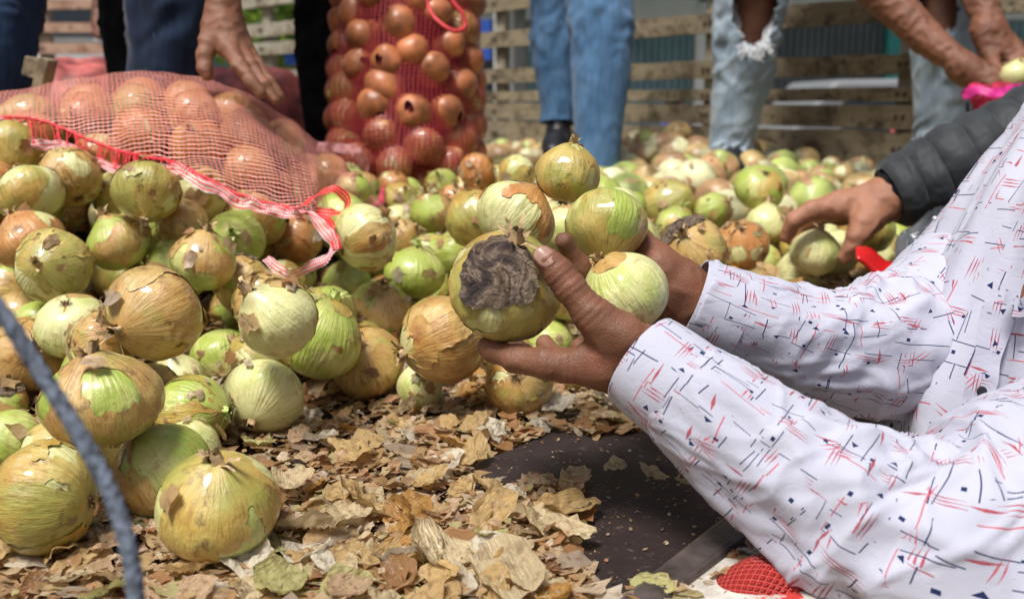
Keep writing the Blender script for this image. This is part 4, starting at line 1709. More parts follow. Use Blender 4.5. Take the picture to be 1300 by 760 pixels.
# fillers that show in the gaps between the named ones
tries, fill = 0, []
while tries < 50000 and len(fill) < 115:
    tries += 1
    px, py = rs.uniform(-60, 700), rs.uniform(215, 620)
    near = sorted(H[:-7], key=lambda a: (a[0] - px) ** 2 + (a[1] - py) ** 2)[:3]
    if math.hypot(near[0][0] - px, near[0][1] - py) > 85:
        continue
    d = sum(a[3] for a in near) / 3 + rs.uniform(.02, .13)
    r = rs.uniform(.030, .043) if tries < 25000 else rs.uniform(.022, .034)
    p = W(px, py, d)
    if in_bag(px, py, r * FPX / d):
        continue
    if p.z - r < 0 or blocked(px, py, d, -r * FPX / d * .1):
        continue
    if all((p - q).length > (r + s) * .82 for q, s in placed):
        k = rs.choice(['gold', 'tan', 'mixed', 'green', 'orange', 'pale', 'gold', 'green'])
        v = rs.choice(VAR[k])
        onion(p, r, v, rand_rot(rs), {'gold': 'straw-gold', 'tan': 'tan', 'mixed': 'green and brown', 'green': 'bright green', 'orange': 'orange-brown', 'pale': 'pale'}[k] + ' onion wedged ' + landmark(px, py),
              'onions wedged in the gaps of the left heap')
        fill.append(p)
n_hero = len(placed)
print('fill', len(fill))

# heap behind and to the right
cand = []
for _ in range(30000):
    D = rs.uniform(1.2, 4.6)
    px = rs.uniform(395, 1330)
    x, y = (px - 650) / FPX * D, D
    if D > wall_d(px) - .07:
        continue
    if rs.random() > (D / 4.4) * .9 + .15:
        continue
    r = rs.uniform(.036, .047) if D < 2 else rs.uniform(.046, .056)
    if D > 2.6 and px > 1020:
        r *= .72
    z = heap_h(x, y) + (rs.uniform(-.03, .012) if D < 2 else rs.uniform(-.012, .022))
    if heap_h(x, y) < .085 or z < r:
        continue
    p = Vector((x, y, z))
    ppx, ppy, dd = proj(p)
    if any(abs(ppx - lp) < 40 * 2.9 / ld * (lr / .12) and abs(dd - ld) < lr for lp, ld, lr in LEGS):
        continue
    if blocked(ppx, ppy, dd, r * FPX / dd):
        continue
    if (px < 640 and D < 1.25) or in_bag(ppx, ppy, r * FPX / dd):
        continue
    if all((p - q).length > (r + s) * .93 for q, s in placed[n_hero:]) and all((p - q).length > (r + s) * .9 for q, s in placed[:n_hero]):
        placed.append((p, r))
        cand.append((dd, p, r))
cand.sort(key=lambda c: c[0])
print('back onions', len(cand))
IND = 62
mass = {}
words = {'gold': 'golden', 'tan': 'tan', 'mixed': 'green and tan', 'green': 'bright green', 'pale': 'pale'}
for n_, (dd, p, r) in enumerate(cand):
    k = rs.choice(['pale', 'pale', 'green', 'mixed', 'gold', 'tan', 'gold', 'mixed', 'pale', 'tan', 'pale'])
    v = rs.choice(VAR[k] if dd < 1.9 and k in VAR else LOW[k])
    R = rand_rot(rs)
    if n_ < IND:
        px = proj(p)[0]
        where = ('in front of the upright net bag' if px < 570 else 'between the upright bag and the held onions' if px < 660 else 'behind the held onions' if px < 760 else 'right of the blue jeans' if px < 830 else
                 'midway between both pairs of jeans' if px < 890 else 'before the pale ripped jeans leg' if px < 960 else 'right of the pale ripped jeans leg' if px < 1030 else 'above the hand in the quilted sleeve' if px < 1090 else 'by the quilted sleeve')
        near = 'near' if dd < 1.5 else 'slightly blurred' if dd < 1.9 else 'blurred' if dd < 2.2 else 'more blurred' if dd < 2.6 else 'far blurred'
        o = onion(p, r, v, R, '%s %s onion lying %s' % (near, words[k], where), 'onions of the heap behind the hands', low=True)
        placed.pop()
        if dd > 1.9:
            for c in list(o.children):
                if c.name.split('.')[0] in ('roots', 'neck', 'loose_skin'):
                    bpy.data.objects.remove(c)
    else:
        for part in ('bulb', 'outer_skin'):
            if part not in v:
                continue
            me = v[part]
            key = me.materials[0].name
            co = np.zeros(len(me.vertices) * 3)
            me.vertices.foreach_get('co', co)
            co = co.reshape(-1, 3) * r @ np.array(R).T + np.array(p)
            fs = [tuple(f.vertices) for f in me.polygons]
            mass.setdefault(key, []).append((co, fs))
# the onions past the three hundred nearest: one mass
vs, fs, mi, off = [], [], [], 0
mats = list(mass)
for mk in mats:
    for co, f in mass[mk]:
        vs.append(co)
        fs += [tuple(i + off for i in q) for q in f]
        mi += [mats.index(mk)] * len(f)
        off += len(co)
if vs:
    o = mesh_obj('distant_onions', np.concatenate(vs), fs, M['flesh_pale'])
    o.data.materials.clear()
    far = {'flesh_pale': (.60, .58, .34), 'flesh_green': (.38, .45, .13), 'skin_gold': (.46, .33, .14), 'skin_tan': (.40, .24, .12)}
    for mk in mats:
        o.data.materials.append(plain('far_' + mk, far.get(mk, (.4, .3, .15)), .4, .5, .3, 14))
    o.data.polygons.foreach_set('material_index', mi)
    tag(o, 'mass of small blurred onions against the truck side', None, None, 'stuff')
# ================================================================== NET BAGS
def pack_shell(axis, Rf, a0, a1, e_f, e_u, rs, rr=(.037, .045), dz=.068, da=.077, layers=2):
    A, B = Vector(axis[0]), Vector(axis[1])
    d = B - A
    L = d.length
    u = d.normalized()
    P, N = [], []
    for lay in range(layers):
        s, row = .03, 0
        while s < L - .02:
            R = Rf(s / L) - .043 - lay * .07
            if R > .02:
                n = max(1, int((a1 - a0) * R / da))
                for k in range(n):
                    a = a0 + (a1 - a0) * (k + .5 * (row % 2) + rs.uniform(-.28, .28)) / n
                    P.append([s + rs.uniform(-.017, .017), a, rs.uniform(*rr), lay])
            s += dz
            row += 1

    def pos(q):
        R = max(.015, Rf(min(max(q[0] / L, .01), .99)) - q[2] - .002 - q[3] * .07)
        return A + u * q[0] + (e_f * math.cos(q[1]) + e_u * math.sin(q[1])) * R, R
    for _ in range(40):
        pp = [pos(q) for q in P]
        for i in range(len(P)):
            for j in range(i + 1, len(P)):
                if P[i][3] != P[j][3] or abs(P[i][0] - P[j][0]) > .1:
                    continue
                v = pp[i][0] - pp[j][0]
                ov = (P[i][2] + P[j][2]) * .93 - v.length
                if ov > 0:
                    ds = P[i][0] - P[j][0]
                    sg = 1 if P[i][1] > P[j][1] else -1
                    w = v.normalized().dot(u)
                    P[i][0] += ov * .3 * w
                    P[j][0] -= ov * .3 * w
                    t = math.sqrt(max(0, 1 - w * w)) * ov * .3 / max(pp[i][1], .04) * sg
                    P[i][1] += t
                    P[j][1] -= t
    return [(pos(q)[0], q[2]) for q in P if 0 < q[0] < L]


def fill_onions(axis, Rf, n, rr, rs, group, label, vkeys, tries=6000, inner=0.0):
    A, B = Vector(axis[0]), Vector(axis[1])
    d = B - A
    got = []
    ax = d.normalized()
    e1 = ax.orthogonal().normalized()
    e2 = ax.cross(e1)
    for q in range(tries):
        if len(got) >= n:
            break
        t = rs.uniform(.02, .98)
        r = rs.uniform(*rr)
        R = Rf(t) - r - .002
        if R < .01:
            continue
        rad = R * (1 - abs(rs.gauss(0, .02 + inner * max(0, q / tries - .5))))
        a = rs.uniform(0, 2 * PI)
        p = A + d * t + e1 * math.cos(a) * rad + e2 * math.sin(a) * rad
        if p.z < r * .9:
            continue
        px, py, dd = proj(p)
        if all((p - s).length > (r + u) * .86 for s, u in got):
            if all((p - s).length > (r + u) * .7 for s, u in placed):
                got.append((p, r))
    return got


rs = random.Random(5)
# --- bag lying over the back of the left heap, mouth towards the camera
AX1 = ((-1.16, 1.50, .09), (-.245, 1.86, .13))


def R1(t):
    return float(np.interp(t, [0, .1, .354, .5, .6, .70, .775, .868, .93, 1], [.10, .22, .258, .280, .290, .275, .245, .178, .115, .03]))


got = []
A_, B_ = Vector(AX1[0]), Vector(AX1[1])
ax_ = (B_ - A_).normalized()
e_f = Vector((0, -1, 0))
e_f = (e_f - ax_ * e_f.dot(ax_)).normalized()
e_u = Vector((0, 0, 1))
e_u = (e_u - ax_ * e_u.dot(ax_) - e_f * e_u.dot(e_f)).normalized()
got = [g for g in pack_shell(AX1, R1, math.radians(0), math.radians(160), e_f, e_u, rs, rr=(.038, .047), dz=.078, da=.084, layers=1)
       if all((g[0] - s).length > (g[1] + u) * .8 for s, u in placed[:n_hero])]
bag1_on = got
for p, r in got:
    k = rs.choice(['orange', 'orange', 'orange', 'orange', 'gold'])
    onion(p, r, rs.choice(VAR[k]), rand_rot(rs), {'orange': 'orange-brown', 'gold': 'golden', 'tan': 'tan'}[k] + ' onion under the pale red net, ' + ('left part' if proj(p)[0] < 80 else 'middle left' if proj(p)[0] < 180 else 'middle right' if proj(p)[0] < 290 else 'right end') + ', ' + ('top row' if proj(p)[1] < 135 else 'second row' if proj(p)[1] < 175 else 'lower row' if proj(p)[1] < 215 else 'at the hem'), 'onions inside the lying net bag', hide=('roots',))
sph = [(tuple(p), r) for p, r in placed]
P, ts, ph = net_surface(AX1, R1, sph, nt=210, nph=150, ph0=math.radians(-35), ph1=math.radians(190), base=1.02, it=30, e1=(0, -1, 0), gap=.003)
if P[0, -40, 2] < P[0, 10, 2]:      # make sure the angle runs upwards
    P, ts, ph = net_surface(AX1, R1, sph, nt=210, nph=150, ph0=math.radians(35), ph1=math.radians(-190), base=1.02, it=30, e1=(0, -1, 0), gap=.003)
nt, nph = P.shape[:2]
keep = np.ones((nt, nph), bool)
hem = []
for i in range(nt):
    best = 0
    for j in range(nph // 2):
        px, py, dd = proj(P[i, j])
        if py > np.interp(px, HEMX, HEMY):
            best = j
    keep[i, :best] = False
    for j in range(best, min(nph, best + 45)):      # the slack mouth of the bag is pulled forward over the onions
        px, py, dd = proj(P[i, j])
        f = (1 - (j - best) / 45) ** 2 * min(1, max(0, (px - 150) / 80)) * min(1, max(0, (430 - px) / 30))
        if dd > 1.31:
            P[i, j] = W(px, py, dd + f * (1.31 - dd))
    hem.append(Vector(P[i, best]))
for i in range(nt):
    for j in range(nph):
        # small folds and slack of the cloth
        p = P[i, j]
        k = .0035 * mnoise.noise((p[0] * 30, p[1] * 30, p[2] * 60)) + .005 * mnoise.noise((p[0] * 8 + p[2] * 14, p[1] * 10, 3))
        P[i, j, 2] += k
        P[i, j, 1] -= abs(k)
bag1 = empty('net_onion_bag', (0, 0, 0))
tag(bag1, 'pale red and white net bag lying open over the heap at the left, frilled hem', 'net bag', 'net bags of onions on the truck')
net_mesh('netting', P, M['net_pale'], bag1, keep)
# drawn cord along the hem, threads and frilled edge
hem_s = []
for i in range(0, nt - 2, 3):
    p = hem[i]
    q = sum((hem[max(0, min(nt - 1, i + k))] for k in (-5, -3, 0, 3, 5)), Vector()) / 5
    hem_s.append(q - CF * .006)
mb = MB()
mb.tube([tuple(v) for v in catmull([tuple(v) for v in hem_s], 420)], .0026, 6, braid=.25, twist=.6, strands=2)
mb.build('drawcord', M['cord_red'], bag1, smooth=True)
fr = []
for v in hem_s:
    px, py, d = proj(v)
    if px > 395:
        break
    drop = np.interp(px, [-300, 0, 15, 40, 75, 100, 140, 175, 205, 240, 300, 400], [16, 6, 16, 34, 22, 24, 26, 18, 9, 9, 9, 6]) + 2.0 * math.sin(px * .33)
    fr.append(W(px, py + drop, d - .018 - .0004 * drop))
ribbon('frilled_hem', fr, .014, M['net_hem'], bag1, up=(0, -1, .5), frill=.010, seed=3)
mb = MB()
rs2 = random.Random(8)
frc, hmc = catmull([tuple(v) for v in fr], 300), catmull([tuple(v) for v in hem_s[:len(fr)]], 300)
for i in range(0, 300):
    if rs2.random() < .35 or proj(frc[i])[1] - proj(hmc[i])[1] < 8:
        continue
    a, b = Vector(hmc[i]), Vector(frc[max(0, min(299, i + rs2.randint(-3, 3)))])
    m = (a + b) / 2 + Vector((rs2.uniform(-.004, .004), -.004, rs2.uniform(-.003, .003)))
    mb.tube([a, m, b], rs2.uniform(.0006, .0012), 4)
mb.build('pulled_threads', M['cord_red'], bag1)
e0 = proj(hem_s[len(fr) - 1])
dt = 1.30
# red tape: loop at the corner of the mouth and the end that hangs round the orange onion
ribbon('tape_loop', [W(355, 262, dt), W(378, 263, dt - .01), W(402, 248, dt - .015), W(424, 240, dt - .01), W(440, 254, dt), W(436, 268, dt), W(420, 270, dt - .01), W(400, 268, dt - .01)],
       .013, M['tape'], bag1, up=(.3, -1, .6), frill=.003, seed=4, twist=lambda t: 1.1 * math.sin(t * 7))
ribbon('hanging_tape', [W(372, 262, dt), W(395, 272, dt - .03), W(410, 290, dt - .04), W(424, 310, dt - .05), W(416, 327, dt - .06), W(396, 337, dt - .06), W(375, 347, dt - .06), W(358, 345, dt - .05), W(338, 328, dt - .04)],
       .014, M['net_hem'], bag1, up=(.2, -1, .3), frill=.005, seed=9, twist=lambda t: .8 * math.sin(t * 9 + 1))
ribbon('hanging_tape', [W(398, 270, dt), W(418, 282, dt - .03), W(424, 300, dt - .045), W(428, 316, dt - .055)],
       .012, M['tape'], bag1, up=(.2, -1, .3), frill=.004, seed=12, twist=lambda t: .8 * math.sin(t * 5 + 2))

# --- upright bag
AX2 = (tuple(W(512, 258, 2.36)), tuple(W(522, -120, 2.36)))


def R2(t):
    return .202 * min(1, (max(t, 0) / .14 + .28)) ** .6 * (1 - .10 * t) * (1 if t < .85 else max(.15, 1 - (t - .85) / .17))


u_ = (Vector(AX2[1]) - Vector(AX2[0])).normalized()
ef_ = (Vector((0, -1, 0)) - u_ * u_.dot(Vector((0, -1, 0)))).normalized()
got = pack_shell(AX2, R2, -PI, PI, ef_, u_.cross(ef_), rs, rr=(.039, .049), dz=.064, da=.071)
ctr = AX2[0][1]
inner_on = [(p, r) for p, r in got if math.hypot(p.x - (AX2[0][0] + AX2[1][0]) / 2, p.y - ctr) < .125 or p.y > ctr + .02]
got = [g for g in got if g not in inner_on]
for p, r in got:
    px = proj(p)[0]
    py_ = proj(p)[1]
    onion(p, r, rs.choice(LOW['bag'] + LOW['bag'] + LOW['orange'] + LOW['gold'][:1]), rand_rot(rs), 'red-netted onion in the upright net bag, ' + ('left edge' if px < 460 else 'left half' if px < 505 else 'middle' if px < 545 else 'right half' if px < 590 else 'right edge') + ', ' + ('above the drawcord loop' if py_ < 0 else 'level with the drawcord loop' if py_ < 45 else 'upper middle' if py_ < 90 else 'centre height' if py_ < 135 else 'lower middle' if py_ < 180 else 'at its foot'), 'onions inside the upright net bag', low=True, hide=('roots',))
P, ts, ph = net_surface(AX2, R2, [(tuple(p), r) for p, r in got], nt=170, nph=200, base=.90, it=9, e1=(0, -1, 0), gap=.002)
vs, fs, off = [], [], 0
for p, r in inner_on:
    me = LOW['bag'][0]['outer_skin']
    co = np.zeros(len(me.vertices) * 3)
    me.vertices.foreach_get('co', co)
    vs.append(co.reshape(-1, 3) * r @ np.array(rand_rot(rs)).T + np.array(p))
    fs += [tuple(i + off for i in f.vertices) for f in me.polygons]
    off += len(me.vertices)
tag(mesh_obj('bagged_onions', np.concatenate(vs), fs, plain('bagged_onion_skin', (.42, .15, .06), .4, .5, .3, 20)), 'inner mass of red-brown onions in the upright net bag', None, None, 'stuff')
bag2 = empty('net_onion_bag', (0, 0, 0))
tag(bag2, 'tall dark red net bag full of onions standing upright behind the heap', 'net bag', 'net bags of onions on the truck')
net_mesh('netting', P, M['net_red'], bag2)
mb = MB()
dl = 2.13
mb.tube([tuple(v) for v in catmull([tuple(W(*q)) for q in ((541, -40, dl), (543, 0, dl), (548, 18, dl - .01), (562, 32, dl - .02), (578, 40, dl - .02), (590, 34, dl), (588, 18, dl), (576, 4, dl), (565, -20, dl))], 60)], .0045, 6)
mb.build('drawcord', M['cord_red'], bag2, smooth=True)
# slack net corners spread at its foot
V, F, U = [], [], []
a_, b_ = 26, 12
for i in range(a_):
    for j in range(b_):
        u, v = i / (a_ - 1), j / (b_ - 1)
        p = W(398 + 90 * u, 228 + 26 * v + 10 * math.sin(u * 3), 2.0 - .06 * v)
        p.z += .02 * mnoise.noise((u * 5, v * 4, 2)) - .01
        V.append(p)
for i in range(a_ - 1):
    for j in range(b_ - 1):
        F.append((i * b_ + j, (i + 1) * b_ + j, (i + 1) * b_ + j + 1, i * b_ + j + 1))
mesh_obj('slack_net', V, F, M['net_solid'], bag2)
ribbon('slack_net', [W(402, 186, 2.0), W(425, 188, 2.0), W(450, 192, 2.0), W(462, 210, 2.02), W(452, 235, 2.05)], .02, M['net_hem'], bag2, frill=.01, seed=5)

# --- blurred bags at the back left
def back_bag(px, d, z, w, h, label, seed):
    rs = random.Random(seed)
    c = WP(px, d, z)
    b = empty('net_onion_bag', c)
    tag(b, label, 'net bag', 'net bags of onions on the truck')
    ax = ((c.x - w, c.y, c.z), (c.x + w, c.y + .1, c.z + .02))
    Rf = lambda t: h * max(.02, 1 - abs((t - .5) / .52) ** 2.4) ** .5
    g = []
    for q in range(2500):
        t, r = rs.uniform(.05, .95), .043
        R = Rf(t) - r
        if R < 0:
            continue
        a = rs.uniform(-.6, PI + .3)
        p = Vector(ax[0]) + (Vector(ax[1]) - Vector(ax[0])) * t + Vector((0, -math.cos(a - PI / 2 + PI / 2) * R, math.sin(a) * R))
        if all((p - s).length > .08 for s, u in g):
            g.append((p, r))
    P, _, _ = net_surface(ax, Rf, [(tuple(p), r) for p, r in g], nt=60, nph=60, base=.9, it=5, e1=(0, -1, 0))
    P = P - np.array(c)
    net_mesh('netting', P, M['net_back'], b)


M['net_back'] = plain('pink_net_over_onions', (0.36, 0.09, 0.08), .5, .4, .55, 16, .2)
back_bag(92, 2.75, .30, .24, .17, 'blurred pink net bag of onions behind the lying bag, left of the dark jeans', 2)
back_bag(122, 3.2, .37, .2, .13, 'farther blurred pink net bag of onions left of the dark jeans', 3)
back_bag(320, 2.7, .27, .17, .19, 'blurred reddish net bag of onions behind the hand on the net', 4)

# ================================================================== PEOPLE
def hand(gr, h, kg, it=1):
    V, Q = sdf_body(gr, h, kg)
    V = relax_mesh(V, Q, it)
    C = V.mean(0)
    N = np.zeros_like(V)
    n_ = np.cross(V[Q[:, 2]] - V[Q[:, 0]], V[Q[:, 3]] - V[Q[:, 1]])
    for k in range(4):
        np.add.at(N, Q[:, k], n_)
    N /= np.linalg.norm(N, axis=1)[:, None] + 1e-12
    D = np.zeros(len(V))
    for g in gr[1:]:            # knuckles swell a little and crease across the joint
        ch = g[0]
        for i in range(1, len(ch) - 1):
            a, j, b = (np.array(ch[i + q][0]) for q in (-1, 0, 1))
            r = ch[i][1]
            ax = (b - a) / np.linalg.norm(b - a)
            rel = V - j
            s_ = rel @ ax
            rad = np.linalg.norm(rel - s_[:, None] * ax, axis=1)
            w = np.exp(-(s_ / (r * .8)) ** 2) * (rad < r * 1.5)
            D += w * r * (.055 - .045 * np.abs(np.cos(s_ / r * 7.0)) ** 6)
    for i in range(len(V)):     # tendons, veins, slack skin
        p = V[i]
        D[i] += h * .35 * (1 - 4 * abs(mnoise.noise((p[0] * 42, p[1] * 42, p[2] * 42)))) + h * .22 * mnoise.noise((p[0] * 130, p[1] * 130, p[2] * 130))
    return V + N * D[:, None], Q


# ---------------- man in the printed shirt
man = empty('person', (0, 0, 0))
tag(man, 'person in a white shirt printed with red and navy strokes, holding onions in both hands', 'person')
nearh = hand([
    [[PR(1010, 590, .755, 46), PR(925, 535, .77, 42), PR(838, 470, .80, 40)],
     [PR(838, 470, .80, 40), PR(762, 458, .80, 30)], [PR(838, 470, .82, 36), PR(772, 466, .83, 27)],
     [PR(838, 472, .84, 32), PR(782, 472, .86, 25)], [PR(838, 474, .85, 28), PR(796, 478, .88, 20)],
     [PR(830, 450, .79, 30), PR(790, 425, .785, 27), PR(765, 412, .785, 23)]],
    [[PR(775, 420, .785, 25), PR(748, 396, .785, 21.5), PR(724, 366, .785, 19.5), PR(708, 345, .785, 18.5), PR(695, 331, .785, 16), PR(690, 325, .785, 13.5)]],
    [[PR(762, 462, .80, 27), PR(722, 464, .80, 21), PR(692, 461, .80, 19), PR(655, 455, .812, 16.5), PR(628, 446, .825, 15), PR(617, 440, .835, 12.5)]],
    [[PR(768, 474, .84, 22), PR(715, 468, .875, 16), PR(678, 460, .905, 14.5), PR(655, 440, .925, 12)]],
    [[PR(780, 478, .86, 22), PR(738, 472, .90, 15), PR(705, 455, .93, 13.5), PR(692, 435, .945, 11.5)]],
    [[PR(795, 480, .88, 18), PR(762, 472, .915, 13), PR(742, 455, .935, 12), PR(735, 440, .945, 11)]],
], .0016, .010, 2)
farh = hand([
    [[PR(960, 420, .96, 46), PR(905, 398, .95, 42), PR(862, 372, .95, 35)],
     [PR(862, 372, .95, 35), PR(822, 350, .945, 26)], [PR(862, 378, .96, 33), PR(818, 365, .955, 25)], [PR(862, 385, .965, 30), PR(822, 382, .965, 22)],
     [PR(855, 355, .94, 28), PR(835, 335, .935, 23)]],
    [[PR(840, 340, .935, 22), PR(822, 318, .945, 17), PR(806, 292, .97, 14.5), PR(798, 275, .985, 12)]],
    [[PR(820, 352, .94, 24), PR(785, 372, .915, 16), PR(752, 362, .90, 14.5), PR(733, 338, .885, 14), PR(716, 306, .872, 11.5)]],
    [[PR(818, 368, .955, 23), PR(775, 392, .945, 15), PR(742, 380, .935, 14), PR(728, 350, .92, 12)]],
    [[PR(822, 382, .965, 20), PR(785, 400, .96, 14), PR(755, 395, .95, 13), PR(740, 370, .945, 11)]],
], .0019, .010, 2)
torso_in = sdf_body([[[(tuple(W(1530, 110, 1.04)), .06), (tuple(W(1450, 330, 1.05)), .12), (tuple(W(1410, 600, 1.05)), .125), (tuple(W(1400, 800, 1.05)), .12)],
                      [(tuple(W(1530, 110, 1.04)), .055), (tuple(W(1520, -60, 1.0)), .045)]]], .012, .03)
join_bodies('body', [nearh, farh, torso_in], M['human'], man)
# thumb nail and fingertip nail
def nail(c, n_dir, along, w, l, parent, h=.0012):
    n_ = Vector(n_dir).normalized()
    a = Vector(along)
    a = (a - n_ * a.dot(n_)).normalized()
    s = n_.cross(a)
    V, F = [], []
    k, m = 9, 9
    for i in range(k):
        for j in range(m):
            u, v = i / (k - 1) * 2 - 1, j / (m - 1) * 2 - 1
            ww = w * (1 - .16 * max(0, v) ** 4 - .22 * max(0, -v) ** 3)
            V.append(Vector(c) + s * u * ww * math.sqrt(max(0, 1 - .10 * v * v)) + a * v * l * (1 - .18 * u * u) + n_ * (h * (1.0 - 2.6 * u * u) + h * .5 * (1 - v * v)))
    for i in range(k - 1):
        for j in range(m - 1):
            q = i * m + j
            F.append((q, q + 1, q + m + 1, q + m))
    o = mesh_obj('fingernail', V, F, M['nail'], parent)
    md = o.modifiers.new("t", 'SOLIDIFY')
    md.thickness = .0009
    md.offset = -1


tn = W(693, 332, .785)
nail(tn - CF * .0088 + CU * .0035 - CR * .001, -CF * 1 + CU * .28 - CR * .12, W(690, 325, .785) - W(708, 345, .785), .0080, .0092, man)

# shirt
wr_sl = wrinkle(.0070, 22, 1.3, 3, joints=((.02, .10), (.55, .2), (.78, .16)), base=.45)
near_st = [(W(822, 463, .80), .0375), (W(850, 484, .79), .040), (W(900, 522, .775), .0455), (W(965, 573, .765), .053), (W(1035, 622, .755), .060), (W(1110, 668, .745), .068), (W(1190, 700, .74), .082), (W(1290, 690, .76), .105), (W(1440, 610, .83), .115), (W(1580, 440, .93), .11)]
tube_cloth('shirt', near_st, M['shirt'], man, 420, 130, wrinkle(.0066, 17, 1.25, 3, joints=((.5, .13), (.68, .12)), base=.7), thick=.0012)
far_st = [(W(885, 384, .95), .038), (W(905, 392, .95), .041), (W(960, 412, .955), .045), (W(1040, 436, .975), .054), (W(1110, 442, 1.0), .066), (W(1180, 430, 1.04), .085), (W(1280, 370, 1.09), .11), (W(1400, 260, 1.12), .12)]
tube_cloth('sleeve', far_st, M['shirt'], man, 320, 110, wrinkle(.0062, 17, 1.2, 9, joints=((.03, .06), (.45, .12), (.6, .1)), base=.4), uvoff=(.31, .17), thick=.0012)
for nm, st, off in (('cuff', near_st, 0.0), ('cuff', far_st, .2)):
    a, b = Vector(st[0][0]), Vector(st[1][0])
    d = (b - a).normalized()
    r0 = st[0][1]
    tube_cloth('cuff', [(a - d * .006, r0 + .0012), (a + d * .008, r0 + .0028), (a + d * .03, r0 + .0036), (a + d * .042, r0 + .0030)], M['shirt'], man, 24, 72,
               wrinkle(.0007, 10, 1.5, 5, base=.6), uvoff=(off, .07), thick=.0022)


def tdisp(s, th, t, r):
    c, q = math.cos(th), math.sin(th)
    n = 1 - abs(mnoise.noise((c * 2.6 + s * 2.2, q * 2.6 - s * 1.5, s * 1.2 + 3))) * 3
    n2 = 1 - abs(mnoise.noise((c * 5 + s * 6, q * 5, s * 5 + 8))) * 3
    return .012 * n + .0055 * n2 + .012 * mnoise.noise((c * 1.2, q * 1.2, s * 3))


tor_st = [(W(1540, 40, 1.0), .07, .07), (W(1515, 120, 1.0), .12, .10), (W(1475, 220, 1.0), .145, .13), (W(1428, 330, 1.0), .168, .15), (W(1386, 450, 1.0), .175, .165), (W(1355, 580, 1.0), .168, .165), (W(1352, 700, 1.0), .165, .16), (W(1360, 800, 1.0), .16, .16)]


def vcut(t, th, p):
    px, py, d = proj(p)
    if d > 1.02:
        return True
    # open front between the plackets
    k = (px - 1262) / 46.0
    if py < 386 and py > 60 and px > 1262:
        edge_l = 386 - (px - 1262) * 1.95
        edge_r = 386 - (px - 1262) * 1.15
        return not (edge_l < py < edge_r)
    return True


tube_cloth('shirt_front', tor_st, M['shirt'], man, 260, 150, tdisp, up=(0, -1, .2), uvoff=(.11, .43), thick=.0014)
# button placket running down the front, and buttons
pl = []
for q in range(15):
    px, py = 1264 - 52 * q / 14, 384 + 220 * q / 14
    pl.append((px, py))
def torso_hit(px, py):
    """front surface of the shirt torso under a photo point"""
    C = catmull([tuple(s[0]) + (s[1], s[2]) for s in tor_st], 60)
    best = None
    o_ = CO
    r = (CF + CR * ((px - 650) / FPX) + CU * ((380 - py) / FPX))
    for row in C:
        c = Vector(row[:3])
        oc = o_ - c
        a = r.dot(r)
        b = 2 * oc.dot(r)
        cc = oc.dot(oc) - (row[3] * .97 + .006) ** 2
        dsc = b * b - 4 * a * cc
        if dsc > 0:
            t = (-b - math.sqrt(dsc)) / (2 * a)
            best = t if best is None else min(best, t)
    return (o_ + r * best) if best else W(px, py, .95)


ribbon('placket', [torso_hit(px, py) - CF * .009 for px, py in pl], .026, M['shirt'], man, up=(-.3, -1, .1), frill=.002)
for px, py in ((1238, 495),):
    c = torso_hit(px, py) - CF * .012
    mb = MB()
    mb.tube([c, c - CF * .002], .0048, 14)
    mb.build('button', M['shoe'], man, bevel=.0006)
# bare chest showing between the plackets
opn = [(1330, 268), (1262, 386), (1275, 384), (1340, 330)]
V, F = [], []
for i in range(13):
    for j in range(7):
        u, v = i / 12, j / 6
        a_ = (1262 + 90 * u, 386 - 195 * u)
        b_ = (1262 + 90 * u, 386 - 72 * u)
        V.append(torso_hit(a_[0] * (1 - v) + b_[0] * v, a_[1] * (1 - v) + b_[1] * v) - CF * .036)
for i in range(12):
    for j in range(6):
        F.append((i * 7 + j, i * 7 + j + 1, (i + 1) * 7 + j + 1, (i + 1) * 7 + j))
mesh_obj('chest', V, F, M['human_dark'], man)
for k_, (y1_, w_) in enumerate(((191, 0), (314, 0))):
    ribbon('placket', [torso_hit(1258 + 94 * q / 8, 388 + (y1_ - 386) * q / 8 + (11 if k_ else -11) * min(1, q)) - CF * .040 for q in range(9)], .017, M['shirt'], man, up=(-.3, -1, .1), frill=.002, seed=k_)
# trousers below, out of the picture
tube_cloth('trousers', [(W(1360, 780, 1.02), .16), (W(1290, 980, 1.0), .12), (W(1100, 1100, 1.1), .09)], M['denim_dark'], man, 40, 32, wrinkle(.006, 9, 1, 2, base=.6))

for c_ in man.children:
    c_.matrix_parent_inverse = Matrix.Translation((-.62, -1.0, 0))
man.location = (.62, 1.0, 0)

# ---------------- person in the quilted sleeve
q_p = empty('person', tuple(WP(1460, 1.6, 0)))
tag(q_p, 'person in a dark quilted jacket sleeve reaching in from the right for an onion', 'person')
org = Vector(q_p.location)


def shifted(o):
    o.matrix_parent_inverse = Matrix.Translation(-org)
    return o


